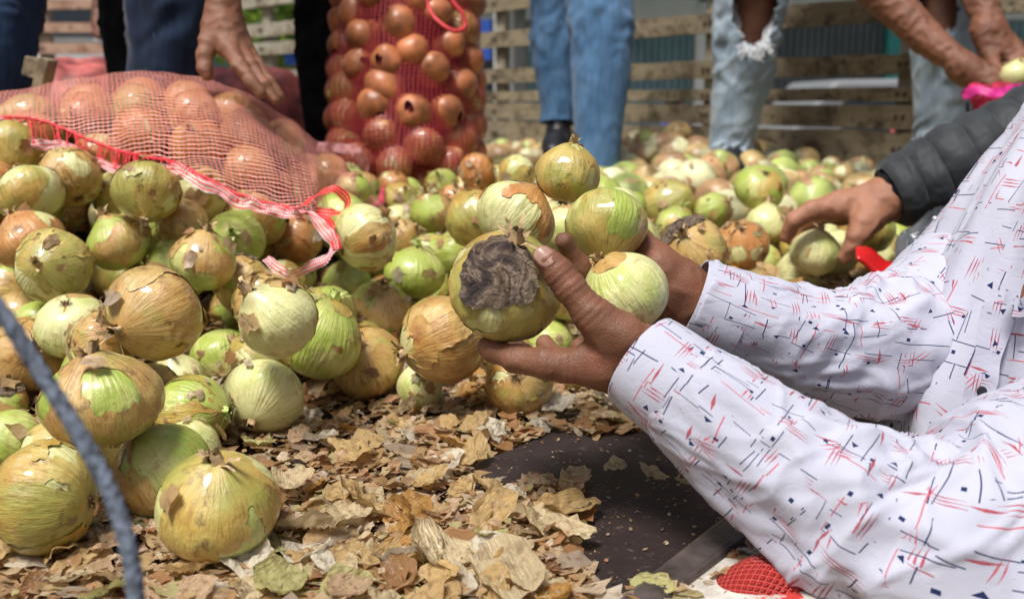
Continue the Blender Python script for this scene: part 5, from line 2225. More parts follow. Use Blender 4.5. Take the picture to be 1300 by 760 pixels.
hb = hand([
    [[PR(1260, 200, 1.56, 42), PR(1185, 232, 1.55, 34), PR(1128, 250, 1.56, 25)],
     [PR(1128, 250, 1.56, 25), PR(1062, 262, 1.56, 18)], [PR(1128, 252, 1.58, 24), PR(1068, 268, 1.60, 17)], [PR(1128, 252, 1.6, 22), PR(1078, 268, 1.63, 15)],
     [PR(1118, 262, 1.55, 22), PR(1098, 285, 1.53, 17)]],
    [[PR(1102, 278, 1.535, 17), PR(1088, 300, 1.525, 12.5), PR(1082, 315, 1.53, 11), PR(1072, 327, 1.54, 9)]],
    [[PR(1062, 262, 1.56, 17), PR(1030, 267, 1.55, 12), PR(1008, 280, 1.55, 11), PR(999, 300, 1.565, 8.5)]],
    [[PR(1068, 268, 1.60, 15), PR(1035, 270, 1.62, 11), PR(1012, 284, 1.635, 10), PR(1004, 304, 1.63, 8)]],
    [[PR(1078, 270, 1.63, 13), PR(1050, 272, 1.65, 10), PR(1032, 285, 1.66, 9.5), PR(1022, 304, 1.655, 8)]],
], .0026, .012, 2)
b_o = join_bodies('body', [hb], M['human_light'], None)
b_o.parent = q_p
shifted(b_o)


def quilt(s, th, t, r):
    # seams run round the sleeve, puffy between them
    k = abs(math.sin(PI * s / .044 + .5 * math.sin(th + 1)))
    k2 = abs(math.sin(th * 2.0 + .9))
    return .0075 * min(1, k) ** .4 * (min(1, k2 * 2.2 + .8)) - .004 + .0035 * mnoise.noise((s * 30, math.cos(th) * 2, math.sin(th) * 2)) + .002 * mnoise.noise((s * 80, math.cos(th) * 6, math.sin(th) * 6))


t_ = NT('quilted_nylon')
cn = t_.noise(t_.uv(), 30, 4)
t_.bump(t_.noise(t_.uv(), 140, 4, .6), .5, .002)
M['quilt'] = t_.fin(t_.ramp(cn, [(.3, (.018, .022, .026)), (.7, (.034, .040, .045))]), .62, .3, Sheen_Weight=.15)
sl = tube_cloth('quilted_sleeve', [(W(1128, 249, 1.56), .044), (W(1136, 246, 1.56), .050), (W(1165, 235, 1.56), .058), (W(1230, 205, 1.55), .066), (W(1310, 172, 1.55), .072), (W(1400, 120, 1.56), .085), (W(1480, 60, 1.6), .10)], M['quilt'], None, 240, 72, quilt, thick=.002)
sl.parent = q_p
shifted(sl)
cf = tube_cloth('knit_cuff', [(W(1124, 250, 1.56), .034), (W(1132, 247, 1.56), .041), (W(1142, 244, 1.56), .045)], M['black_cloth'], None, 10, 48, lambda s, th, t, r: .0012 * math.sin(th * 40), thick=.002)
cf.parent = q_p
shifted(cf)
jb = tube_cloth('quilted_jacket', [(W(1560, -140, 1.62), .08), (W(1540, 0, 1.62), .19, .14), (W(1540, 160, 1.62), .2, .15), (W(1550, 400, 1.62), .2, .15)], M['quilt'], None, 80, 60, quilt)
jb.parent = q_p
shifted(jb)


# ---------------- standing people
def leg_joint(px, py, d, r):
    return (W(px, py, d), r)


def bent_person(loc_px, d, label, seed=0):
    p = WP(loc_px, d, 0)
    e = empty('person', p)
    tag(e, label, 'person')
    return e, Vector(p)


def attach(o, root):
    o.parent = root
    o.matrix_parent_inverse = Matrix.Translation(-Vector(root.location))
    return o


def shoe(root, heel, toe, h=.07, w=.045, up=None):
    hV, tV = Vector(heel), Vector(toe)
    gr = [[[(tuple(hV + Vector((0, 0, h * .5))), w * .85), (tuple((hV * .45 + tV * .55) + Vector((0, 0, h * .42))), w), (tuple(tV + Vector((0, 0, h * .25))), w * .72)],
           [(tuple(hV + Vector((0, 0, h * .6))), w * .8), (tuple(hV + Vector((0, 0, h * 1.3))), w * .85)]]]
    V, Q = sdf_body(gr, .007, .02)
    V = relax_mesh(V, Q, 2)
    o = attach(mesh_obj('shoe', V, Q, M['shoe']), root)
    V2 = V.copy()
    zm = V[:, 2].min()
    m = MB()
    pts = []
    d = (tV - hV).normalized()
    s = Vector((-d.y, d.x, 0))
    n = 20
    for i in range(n):
        a = 2 * PI * i / n
        c = (hV + tV) / 2
        pts.append(c + d * math.cos(a) * ((tV - hV).length / 2 + w * .85) + s * math.sin(a) * w * 1.0)
    V3 = [(p.x, p.y, zm - .006) for p in pts] + [(p.x, p.y, zm + .016) for p in pts]
    F3 = [tuple(range(n))[::-1], tuple(range(n, 2 * n))] + [(i, (i + 1) % n, n + (i + 1) % n, n + i) for i in range(n)]
    sl_ = mesh_obj('sole', V3, F3, M['sole'], None, smooth=False)
    sl_.parent = o
    return o


def torso_up(root, hips, shoulders, r1, r2, mat, name='shirt'):
    h, s = Vector(hips), Vector(shoulders)
    return attach(tube_cloth(name, [(h - Vector((0, 0, .04)), r1, r1 * .75), (h * .7 + s * .3, r1 * .95, r1 * .7), (h * .35 + s * .65, r2, r2 * .68), (s, r2 * .9, r2 * .55), (s + Vector((0, 0, .05)), r2 * .4, r2 * .4)],
                             mat, None, 50, 40, wrinkle(.012, 9, 1, 4, base=.7)), root)


M['shirt_grey'] = plain('grey_shirt', (.20, .21, .23), .9, .1, .1, 20)
M['shirt_green'] = plain('olive_shirt', (.12, .14, .08), .9, .1, .1, 20)
M['shirt_maroon'] = plain('maroon_shirt', (.20, .04, .05), .9, .1, .1, 20)

# blue jeans
pe, o0 = bent_person(745, 2.95, 'person in mid-blue jeans and black shoes standing behind the held onions')
attach(tube_cloth('jeans_leg', [(W(740, -175, 3.0), .12), (W(750, -90, 2.98), .105), (W(762, 10, 2.92), .090), (W(763, 90, 2.9), .079), (W(759, 170, 2.9), .068), (W(757, 228, 2.9), .062), (W(757, 240, 2.9), .061)], M['denim_blue'], None, 130, 60,
                  wrinkle(.011, 11, 1.2, 1, joints=((.38, .12), (.97, .10)), base=.35), up=(0, 1, .1), thick=.003), pe)
attach(tube_cloth('jeans_leg', [(W(725, -175, 3.02), .12), (W(712, -90, 3.06), .10), (W(705, 10, 3.1), .074), (W(706, 70, 3.1), .068), (W(709, 130, 3.1), .054), (W(709, 156, 3.1), .05)], M['denim_blue'], None, 110, 56,
                  wrinkle(.011, 11, 1.2, 6, joints=((.5, .12), (.97, .10)), base=.35), up=(0, 1, .1), thick=.003), pe)
V, Q = sdf_body([[[(tuple(W(709, 140, 3.1)), .038), (tuple(W(709, 178, 3.1)), .034)]], [[(tuple(W(757, 200, 2.9)), .038), (tuple(W(757, 240, 2.9)), .034)]]], .008, .01)
attach(mesh_obj('body', V, Q, M['human']), pe)
f1, f2 = W(757, 247, 2.9), W(709, 182, 3.1)
shoe(pe, (f1.x, f1.y, f1.z - .03), (f1.x + .07, f1.y - .13, f1.z - .045))
shoe(pe, (f2.x, f2.y, f2.z - .03), (f2.x - .02, f2.y - .13, f2.z - .04))
torso_up(pe, W(735, -175, 3.0), W(735, -420, 3.0), .17, .2, M['shirt_grey'])

# ripped pale jeans, bending arms
pe, o0 = bent_person(1060, 2.95, 'person in pale ripped jeans bending over the heap, both hands at a pink-red bag')
# torn open knee


def knee_hole(cx, cy, rx, ry, seed):
    def f(t, th, p):
        px, py, d = proj(p)
        e = ((px - cx) / rx) ** 2 + ((py - cy) / ry) ** 2
        e += .35 * mnoise.noise((px * .09 + seed, py * .09, 0))
        front = (Vector(p) - W(cx, cy, 3.0)).dot(CF) < .01
        return not (e < 1 and front)
    return f


attach(tube_cloth('jeans_leg', [(W(985, -190, 2.95), .13), (W(972, -110, 2.93), .115), (W(957, -30, 2.9), .105), (W(950, 30, 2.92), .096), (W(944, 90, 2.95), .083), (W(934, 140, 2.98), .070), (W(929, 180, 3.0), .060), (W(928, 197, 3.0), .058)],
                  M['denim_pale'], None, 170, 90, wrinkle(.011, 12, 1.2, 11, joints=((.95, .1), (.5, .1)), base=.4), keep=knee_hole(957, 8, 28, 52, 1), up=(0, 1, .1), thick=.003), pe)
attach(tube_cloth('jeans_leg', [(W(1130, -190, 2.9), .13), (W(1165, -110, 2.85), .115), (W(1198, -20, 2.75), .10), (W(1203, 50, 2.73), .092), (W(1200, 110, 2.75), .080), (W(1197, 160, 2.78), .068), (W(1192, 196, 2.8), .066)],
                  M['denim_pale'], None, 150, 80, wrinkle(.011, 12, 1.2, 14, joints=((.95, .1), (.5, .1)), base=.4), keep=knee_hole(1188, 5, 26, 50, 5), up=(0, 1, .1), thick=.003), pe)
fr_rs = random.Random(4)
for (cx, cy, rx, ry, dd) in ((957, 8, 27, 52, 2.84), (1188, 5, 25, 50, 2.67)):
    mb = MB()
    for i in range(150):
        a = fr_rs.uniform(-.15, PI + .15)
        q = fr_rs.uniform(.9, 1.1)
        px, py = cx + rx * q * math.cos(a), cy + ry * q * math.sin(a)
        l = fr_rs.uniform(6, 20)
        e = .09 * (1 - abs(math.cos(a)) ** 2 * .9)
        p0 = W(px, py, dd + .075 - e)
        p1 = W(px + fr_rs.uniform(-6, 6) - 4 * math.cos(a), py + l * .5, dd + .068 - e)
        p2 = W(px + fr_rs.uniform(-9, 9), py + l, dd + .06 - e)
        mb.tube([p0, p1, p2], [.0022, .0018, .0010], 4)
    attach(mb.build('frayed_threads', M['thread_white'], None), pe)
bl_ = sdf_body([[[(tuple(W(966, -80, 2.95)), .085), (tuple(W(957, 5, 2.93)), .070), (tuple(W(950, 50, 2.96)), .062), (tuple(W(935, 150, 3.0)), .05), (tuple(W(929, 200, 3.0)), .038)],
                 [(tuple(W(1170, -80, 2.85)), .085), (tuple(W(1196, 0, 2.77)), .070), (tuple(W(1200, 60, 2.76)), .062), (tuple(W(1195, 190, 2.8)), .04)],
                 [(tuple(W(966, -80, 2.95)), .085), (tuple(W(1060, -190, 2.95)), .12), (tuple(W(1170, -80, 2.85)), .085)]]], .009, .02)
armE = hand([
    [[PR(1040, -130, 2.5, 30), PR(1110, -18, 2.42, 26), PR(1175, 48, 2.36, 21), PR(1222, 84, 2.31, 15)],
     [PR(1222, 84, 2.31, 16), PR(1262, 96, 2.28, 11)], [PR(1222, 88, 2.31, 16), PR(1254, 108, 2.28, 11)], [PR(1225, 92, 2.33, 15), PR(1246, 116, 2.32, 11)]],
    [[PR(1262, 96, 2.28, 10), PR(1280, 104, 2.26, 7.5), PR(1292, 110, 2.25, 6.5), PR(1300, 116, 2.25, 5.5)]],
    [[PR(1256, 108, 2.28, 10), PR(1270, 120, 2.26, 7.5), PR(1272, 132, 2.26, 6.5), PR(1264, 138, 2.27, 5.5)]],
    [[PR(1248, 114, 2.3, 9.5), PR(1258, 128, 2.29, 7), PR(1258, 138, 2.29, 6.5), PR(1250, 144, 2.3, 5.5)]],
    [[PR(1240, 112, 2.33, 9), PR(1244, 126, 2.33, 7), PR(1243, 138, 2.33, 6)]],
], .0042, .012, 2)
armF = hand([
    [[PR(1205, -130, 2.6, 30), PR(1236, -30, 2.5, 25), PR(1256, 36, 2.44, 17)],
     [PR(1256, 36, 2.44, 19), PR(1272, 66, 2.42, 15)], [PR(1256, 40, 2.46, 18), PR(1284, 62, 2.44, 14)], [PR(1250, 40, 2.43, 17), PR(1256, 66, 2.42, 13)]],
    [[PR(1286, 62, 2.43, 11), PR(1304, 76, 2.38, 8), PR(1312, 92, 2.34, 7)]],
    [[PR(1278, 68, 2.42, 11), PR(1294, 84, 2.38, 8), PR(1306, 98, 2.36, 7)]],
    [[PR(1258, 68, 2.42, 10), PR(1262, 84, 2.38, 8), PR(1272, 92, 2.35, 6.5)]],
], .0042, .012, 2)
attach(join_bodies('body', [bl_, armE, armF], M['human_mid'], None), pe)
f1, f2 = W(926, 203, 3.0), W(1192, 205, 2.8)
shoe(pe, (f1.x, f1.y, f1.z - .03), (f1.x - .01, f1.y - .14, f1.z - .04))
shoe(pe, (f2.x, f2.y, f2.z - .03), (f2.x - .01, f2.y - .14, f2.z - .04))
torso_up(pe, W(1060, -190, 2.95), W(1110, -330, 2.5), .19, .2, M['shirt_maroon'])

# black trousers
pe, o0 = bent_person(415, 2.5, 'person in black trousers and dark shoe standing left of the upright onion bag')
attach(tube_cloth('trouser_leg', [(W(455, -230, 2.6), .13), (W(440, -120, 2.56), .115), (W(424, -20, 2.5), .092), (W(416, 70, 2.5), .075), (W(419, 160, 2.5), .064), (W(424, 212, 2.5), .06)], M['black_cloth'], None, 110, 50,
                  wrinkle(.011, 11, 1.2, 31, joints=((.5, .12), (.97, .10)), base=.4), up=(0, 1, .1)), pe)
attach(tube_cloth('trouser_leg', [(W(475, -230, 2.65), .13), (W(490, -120, 2.9), .11), (W(500, -20, 3.0), .09), (W(500, 70, 3.0), .075), (W(500, 160, 3.0), .064)], M['black_cloth'], None, 80, 40,
                  wrinkle(.011, 11, 1.2, 35, joints=((.5, .12), (.97, .10)), base=.4), up=(0, 1, .1)), pe)
f1 = W(428, 222, 2.5)
shoe(pe, (f1.x, f1.y, f1.z - .05), (f1.x + .05, f1.y - .15, f1.z - .07))
f1 = W(500, 165, 3.0)
shoe(pe, (f1.x, f1.y, f1.z - .05), (f1.x + .05, f1.y - .12, f1.z - .06))
V, Q = sdf_body([[[(tuple(W(424, 190, 2.5)), .036), (tuple(W(426, 222, 2.5)), .034)]]], .01, .01)
attach(mesh_obj('body', V, Q, M['human']), pe)
torso_up(pe, W(462, -230, 2.62), W(470, -450, 2.6), .17, .2, M['shirt_green'])

# dark jeans, hand on the bag
pe, o0 = bent_person(200, 2.05, 'person in dark indigo jeans leaning over, one hand pressing on the lying net bag')
attach(tube_cloth('jeans_leg', [(W(240, -330, 2.1), .13), (W(232, -160, 2.08), .115), (W(222, -20, 2.02), .094), (W(214, 70, 2.02), .080), (W(208, 170, 2.05), .068), (W(205, 240, 2.1), .06)], M['denim_dark'], None, 120, 56,
                  wrinkle(.012, 10, 1.2, 41, joints=((.45, .15),), base=.4), up=(0, 1, .1)), pe)
attach(tube_cloth('jeans_leg', [(W(200, -330, 2.2), .13), (W(188, -160, 2.22), .11), (W(178, -20, 2.25), .088), (W(178, 70, 2.25), .074), (W(180, 170, 2.25), .064), (W(180, 240, 2.3), .06)], M['black_cloth'], None, 100, 50,
                  wrinkle(.012, 10, 1.2, 45, joints=((.45, .15),), base=.4), up=(0, 1, .1)), pe)
mb = MB()
mb.tube([tuple(v) for v in catmull([tuple(W(*q)) for q in ((190, -60, 1.935), (189, 0, 1.935), (195, 40, 1.94), (202, 80, 1.945), (204, 110, 1.95))], 30)], .0022, 5)
M['denim_mid'] = mat_denim('denim_mid', (0.008, 0.022, 0.055), (0.03, 0.07, 0.15))
attach(mb.build('side_seam', M['denim_mid'], None, smooth=True), pe)
armD = hand([
    [[PR(240, -260, 1.75, 34), PR(262, -110, 1.64, 28), PR(282, -15, 1.58, 20), PR(284, 5, 1.575, 19)],
     [PR(284, 5, 1.575, 19), PR(283, 30, 1.57, 20), PR(289, 60, 1.555, 14)], [PR(286, 30, 1.58, 19), PR(299, 58, 1.57, 14)], [PR(290, 30, 1.59, 18), PR(308, 58, 1.585, 12)],
     [PR(272, 25, 1.57, 14), PR(266, 50, 1.56, 13)]],
    [[PR(268, 48, 1.56, 13), PR(260, 70, 1.55, 10), PR(260, 86, 1.545, 9), PR(263, 97, 1.545, 7)]],
    [[PR(290, 60, 1.555, 12), PR(304, 84, 1.525, 9.5), PR(318, 102, 1.515, 8.5), PR(331, 118, 1.515, 7)]],
    [[PR(299, 58, 1.57, 12.5), PR(318, 84, 1.545, 9.5), PR(335, 108, 1.535, 8.5), PR(349, 127, 1.535, 6.8)]],
    [[PR(308, 58, 1.585, 11.5), PR(327, 84, 1.57, 9), PR(342, 106, 1.56, 8.2), PR(355, 123, 1.56, 6.8)]],
], .0027, .009, 2)
attach(join_bodies('body', [armD], M['human'], None), pe)
nail(W(349, 126, 1.528) - CF * .003 + CU * .004, (CU * 1 - CF * .5 + CR * .3), W(349, 127, 1.53) - W(335, 108, 1.53), .0050, .0060, pe, .0006)
nail(W(331, 117, 1.508) - CF * .003 + CU * .004, (CU * 1 - CF * .5 + CR * .3), W(331, 118, 1.51) - W(318, 102, 1.51), .0050, .0060, pe, .0006)
torso_up(pe, W(220, -330, 2.12), W(225, -500, 1.85), .17, .2, M['black_cloth'])

# far left jeans
pe, o0 = bent_person(5, 1.95, 'person in worn blue jeans at the left edge, cut by the frame')
attach(tube_cloth('jeans_leg', [(W(10, -330, 1.95), .13), (W(4, -160, 1.95), .11), (W(-6, 0, 1.95), .084), (W(-9, 70, 1.95), .076), (W(-8, 200, 2.0), .062)], M['denim_mid'], None, 120, 50,
                  wrinkle(.011, 10, 1.2, 51, joints=((.5, .15),), base=.4), up=(0, 1, .1)), pe)
attach(tube_cloth('jeans_leg', [(W(40, -330, 2.3), .13), (W(28, -160, 2.35), .10), (W(18, -20, 2.4), .066), (W(12, 60, 2.4), .06), (W(12, 200, 2.45), .05)], M['black_cloth'], None, 80, 40,
                  wrinkle(.011, 10, 1.2, 55, joints=((.5, .15),), base=.4), up=(0, 1, .1)), pe)
torso_up(pe, W(25, -330, 2.1), W(25, -560, 2.1), .17, .2, M['shirt_grey'])

# far person behind, hanging arm
pe, o0 = bent_person(112, 3.6, 'person seen only by a dark hanging hand before the pinkish rack')
armG = hand([[[PR(118, -140, 3.6, 18), PR(127, -10, 3.6, 11), PR(127, 12, 3.6, 8)], [PR(127, 12, 3.6, 9), PR(126, 30, 3.58, 9)]],
             [[PR(130, 28, 3.58, 5), PR(130, 46, 3.57, 4)]], [[PR(125, 30, 3.57, 5), PR(125, 47, 3.55, 4)]], [[PR(121, 28, 3.57, 5), PR(120, 44, 3.56, 4)]], [[PR(134, 20, 3.6, 5), PR(135, 36, 3.57, 4)]]], .006, .012, 1)
attach(join_bodies('body', [armG], M['human_dark'], None), pe)
torso_up(pe, W(60, -200, 3.9), W(70, -420, 3.7), .17, .2, M['black_cloth'])

# pedestrians beyond the planks
def ped(x, y, col, label, seed, rot=0):
    e = empty('person', (x, y, -1.3))
    tag(e, label, 'person', 'passers-by in the street beyond the truck')
    rs = random.Random(seed)
    e.rotation_euler.z = rot
    if 'V' not in PED:
        V, Q = sdf_body([[[((0, 0, 1.60), .098), ((0, -.01, 1.52), .075)], [((0, 0, 1.5), .055), ((0, 0, 1.40), .06)],
                          [((0, 0, 1.36), .12), ((0, 0, .98), .12)], [((-.16, 0, 1.36), .06), ((.16, 0, 1.36), .06)],
                          [((-.18, 0, 1.36), .05), ((-.23, 0, 1.08), .04), ((-.22, -.08, .82), .035), ((-.22, -.1, .76), .03)],
                          [((.18, 0, 1.36), .05), ((.23, 0, 1.08), .04), ((.22, -.08, .82), .035), ((.22, -.1, .76), .03)],
                          [((-.08, 0, .92), .09), ((-.1, 0, .5), .065), ((-.1, .04, .08), .045), ((-.1, -.12, .04), .035)],
                          [((.08, 0, .92), .09), ((.1, -.05, .5), .065), ((.1, .0, .08), .045), ((.1, -.16, .04), .035)],
                          [((0, -.10, 1.585), .018), ((0, -.105, 1.565), .02)]]], .016, .02)
        PED['V'] = mk_mesh('body', V, Q, M['human'])
        V, Q = sdf_body([[[((0, .02, 1.64), .10), ((0, .04, 1.58), .09)]]], .014, .02)
        PED['hair'] = mk_mesh('hair', V, Q, M['black_cloth'])
    inst('body', PED['V'], e)
    inst('hair', PED['hair'], e)
    m = plain('passer_clothes', col, .85, .2, .1, 10)
    for nm, ch in (('shirt', [[((0, 0, 1.37), .13), ((0, 0, .95), .135)], [((-.17, 0, 1.37), .068), ((-.235, 0, 1.12), .058)], [((.17, 0, 1.37), .068), ((.235, 0, 1.12), .058)], [((-.16, 0, 1.37), .07), ((.16, 0, 1.37), .07)]]),):
        V, Q = sdf_body([ch], .02, .02)
        mesh_obj(nm, V, Q, m, e)
    V, Q = sdf_body([[[((-.08, 0, .95), .105), ((-.1, 0, .5), .078), ((-.1, .03, .12), .06)], [((.08, 0, .95), .105), ((.1, -.05, .5), .078), ((.1, 0, .12), .06)]]], .02, .02)
    mesh_obj('trousers', V, Q, M['denim_dark'], e)


PED = {}
for x, y, c, l, s, ro in (
        (.55, 11.5, (.62, .3, .25), 'passer-by in a salmon top seen through the slits beside the blue jeans', 1, .3),
        (3.0, 11.0, (.5, .5, .5), 'passer-by in a grey top behind the planks left of the pale ripped leg', 2, -.5),
        (3.6, 9.2, (.6, .12, .12), 'passer-by in a red top behind the planks right of the ripped knee', 3, .8),
        (1.9, 11.8, (.08, .1, .3), 'passer-by in a dark blue top between the blue jeans and the ripped jeans', 4, 2),
        (5.2, 12.4, (.6, .15, .35), 'passer-by in a pink top near the right end of the planks', 5, 1)):
    ped(x, y, c, l, s, ro)

# ================================================================== SMALL THINGS
# pink-red bag in the bending person's hands
V, Q = sdf_body([[[(tuple(W(1240, 118, 2.22)), .022), (tuple(W(1262, 138, 2.22)), .042), (tuple(W(1275, 165, 2.24)), .05)], [(tuple(W(1262, 120, 2.2)), .02), (tuple(W(1310, 112, 2.2)), .02)]]], .0045, .02)
V = relax_mesh(V, Q, 1)
for i in range(len(V)):
    p = V[i]
    V[i] += np.array((mnoise.noise(tuple(p * 38)), mnoise.noise(tuple(p * 38 + 9)), mnoise.noise(tuple(p * 30 + 4)))) * .012
b = mesh_obj('cloth_bag', V, Q, plain('crimson_net_cloth', (.34, .012, .045), .6, .3, .4, 60, .5))
tag(b, 'crimson net bag with a magenta rim held open by the bending person', 'bag')
rim = ribbon('rim', [W(1222, 122, 2.2), W(1240, 114, 2.18), W(1262, 118, 2.16), W(1285, 114, 2.16), W(1312, 108, 2.17)], .02, plain('magenta_tape', (.62, .03, .25), .5, .3, .1, 60), b, frill=.004)
mb = MB()
mb.tube([tuple(v) for v in catmull([tuple(W(*q)) for q in ((1228, 130, 2.2), (1230, 150, 2.2), (1238, 168, 2.2), (1240, 185, 2.2))], 20)], .004, 6)
mb.build('drawcord', M['black_cloth'], b, smooth=True)

# crumpled dark plastic
V, Q = sdf_body([[[(tuple(W(1158, 312, 1.46)), .024), (tuple(W(1195, 300, 1.46)), .038), (tuple(W(1240, 300, 1.48)), .04)], [(tuple(W(1160, 335, 1.44)), .025), (tuple(W(1200, 340, 1.44)), .04)]]], .003, .02)
for i in range(len(V)):
    p = V[i]
    a = 1 - abs(mnoise.noise(tuple(p * 26))) * 4
    c = 1 - abs(mnoise.noise(tuple(p * 60 + 5))) * 4
    V[i] += np.array((.3, -.6, .8)) * (.007 * a + .003 * c)
t_ = NT('dark_plastic_film')
t_.bump(t_.noise(t_.objco(), 90, 3), .3, .002)
b = mesh_obj('plastic_bag', V, Q, t_.fin(t_.ramp(t_.noise(t_.objco(), 12, 4), [(.35, (.03, .034, .04)), (.7, (.16, .18, .2))]), .22, .6))
tag(b, 'crumpled dark grey plastic bag under the quilted sleeve', 'plastic bag')
# red plastic lid
V, F = [], []
a_ = 14
for i in range(a_ + 1):
    for j in range(6):
        u, v = i / a_, j / 5
        p = W(1086 + 52 * u, 318 + 22 * v * (1 - .5 * abs(u - .4)) + 16 * u, 1.47 - .03 * v)
        p.z += .006 * math.sin(u * 6 + v)
        V.append(p)
for i in range(a_):
    for j in range(5):
        F.append((i * 6 + j, (i + 1) * 6 + j, (i + 1) * 6 + j + 1, i * 6 + j + 1))
b = mesh_obj('red_strap', V, F, plain('glossy_red_plastic', (.52, .012, .012), .3, .5, .1, 30))
md = b.modifiers.new('t', 'SOLIDIFY')
md.thickness = .006
tag(b, 'glossy red plastic strap lying between the thumb and the crumpled grey plastic', 'strap')

# rolled red net sack, bottom right
t_ = NT('woven_red_net')
x, y, z = t_.sep(t_.uv())
f1 = t_.math('ABSOLUTE', t_.math('SINE', t_.math('MULTIPLY', t_.math('ADD', x, y), 620)))
f2 = t_.math('ABSOLUTE', t_.math('SINE', t_.math('MULTIPLY', t_.math('SUBTRACT', x, y), 620)))
wv = t_.math('MINIMUM', f1, f2)
t_.bump(t_.math('MULTIPLY', wv, -1.0), .8, .003)
m_ = t_.fin(t_.mix(t_.smooth(wv, .15, .45), (.72, .10, .08), (.30, .012, .012)), .45, .5)
b = tube_cloth('rolled_net_sack', [(W(905, 800, .74), .022), (W(930, 775, .74), .026), (W(975, 752, .745), .028), (W(1040, 752, .76), .028), (W(1130, 790, .78), .028)], m_, None, 90, 40, wrinkle(.004, 20, 1.2, 3, base=.4), up=(0, 0, 1))
tag(b, 'rolled bright red net sack under the near sleeve, bottom edge', 'sack')

# rope in the foreground
path = catmull([tuple(W(*q)) for q in ((-70, 330, .44), (-5, 388, .44), (50, 470, .44), (100, 550, .435), (140, 625, .43), (164, 700, .425), (174, 780, .42), (178, 900, .41))], 240)
V, F = tube_geo(path, .0037, 14, braid=.13, twist=.22, strands=4)
rp = plain('grey_blue_rope', (.13, .155, .20), .7, .4, .45, 260, .6)
b = mesh_obj('rope', V, F, rp)
tag(b, 'grey-blue twisted rope hanging blurred across the lower left foreground', 'rope')

# loose board end by the left jeans
mb = MB()
R_ = Matrix.Rotation(.35, 3, 'Y')
mb.box(W(56, 98, 1.80), (.009, .02, .034), R_)
mb.box(W(50, 88, 1.86), (.022, .02, .018), Matrix.Rotation(.3, 3, 'Y'))
b = mb.build('wooden_wedge', M['plank'], None, bevel=.002)
tag(b, 'grey wooden wedge sticking up between the left jeans leg and the pink bags', 'wood block')

# ================================================================== LITTER
FT = [flake_template(s) for s in range(26)]
FLG = [flake_fine(s) for s in range(12)]
FL = {k: [mk_mesh('onion_skin', *g, M['litter_' + k]) for g in FLG] for k in TONES}
TK = ['pale straw', 'pale straw', 'pale straw', 'tan', 'tan', 'tan', 'orange-brown', 'dark brown', 'whitish', 'pinkish', 'greenish yellow', 'whitish']


def ground_z(x, y):
    h = heap_h(x, y)
    return max(h - (.045 if y > 1.7 or x > .25 else .13), 0) if h > .03 else 0


def bare(px, py):
    """parts of the dark plate that the photograph shows swept clean"""
    poly = [(578, 598), (690, 556), (765, 562), (880, 548), (1010, 505), (1150, 520), (1160, 590), (990, 640), (930, 680), (835, 765), (760, 765), (730, 700), (742, 655), (735, 622), (640, 628)]
    ins = False
    j = len(poly) - 1
    for i in range(len(poly)):
        xi, yi = poly[i]
        xj, yj = poly[j]
        if (yi > py) != (yj > py) and px < (xj - xi) * (py - yi) / (yj - yi) + xi:
            ins = not ins
        j = i
    return ins


rs = random.Random(99)
allv, allf, tint, off = [], [], [], 0
indiv = []
N = 0
while N < 18000:
    D = .55 + 2.1 * rs.random() ** 1.5
    px = rs.uniform(-180, 1250)
    x, y = (px - 650) / FPX * D, D
    z0 = ground_z(x, y)
    ppx, ppy, dd = proj((x, y, z0))
    if bare(ppx, ppy) and rs.random() > .035:
        continue
    if z0 > .02 and rs.random() < .45 and not (880 < ppx < 1180):
        continue
    if ppx > 760 and ppy > 640 and rs.random() > .25:
        continue
    N += 1
    size = rs.choice((.003, .005, .007, .009, .011, .014, .018)) * rs.uniform(.8, 1.2)
    big = False
    thick = .016 if not bare(ppx, ppy) else .004
    z = z0 + rs.uniform(.002, thick)
    R = (Matrix.Rotation(rs.uniform(0, 6.28), 3, 'Z') @ Matrix.Rotation(rs.gauss(0, .27), 3, 'X') @ Matrix.Rotation(rs.gauss(0, .27), 3, 'Y'))
    if size > .0145 and len(indiv) < 285 and z0 < .02 and dd < 1.45 and ppy < 790 and -20 < ppx < 1200:
        indiv.append((Vector((x, y, z + .006)), size * 1.05, R, ppx, ppy))
        continue
    V, F = FT[rs.randrange(len(FT))]
    V = V * size @ np.array(R).T + np.array((x, y, z))
    allv.append(V)
    allf += [tuple(i + off for i in f) for f in F]
    tint += [rs.random()] * len(V)
    off += len(V)
# crumbs and shreds between and beyond the larger skins
for _ in range(13000):
    D = .6 + 1.3 * rs.random() ** 1.3
    px = rs.uniform(-150, 1200)
    x, y = (px - 650) / FPX * D, D
    z0 = ground_z(x, y)
    if z0 > .02:
        continue
    ppx, ppy, dd = proj((x, y, z0))
    b_ = bare(ppx, ppy)
    if b_ and rs.random() > .30:
        continue
    s_ = rs.uniform(.0008, .0026) if b_ else rs.uniform(.0012, .0042)
    k = rs.uniform(.3, 1)
    a0 = rs.uniform(0, 6.28)
    R = np.array(Matrix.Rotation(rs.gauss(0, .4), 3, 'X') @ Matrix.Rotation(rs.gauss(0, .4), 3, 'Y'))
    V = np.array([(math.cos(a0 + q * 1.257) * s_ * rs.uniform(.6, 1.2), math.sin(a0 + q * 1.257) * s_ * k * rs.uniform(.6, 1.2), rs.uniform(-.2, .2) * s_) for q in range(5)])
    zb = .0075 if b_ or ppx > 760 else z0 + rs.uniform(.001, .017)
    V = V @ R.T + np.array((x, y, zb + s_ * .5))
    allv.append(V)
    allf.append(tuple(i + off for i in range(5)))
    tint += [rs.random()] * 5
    off += 5
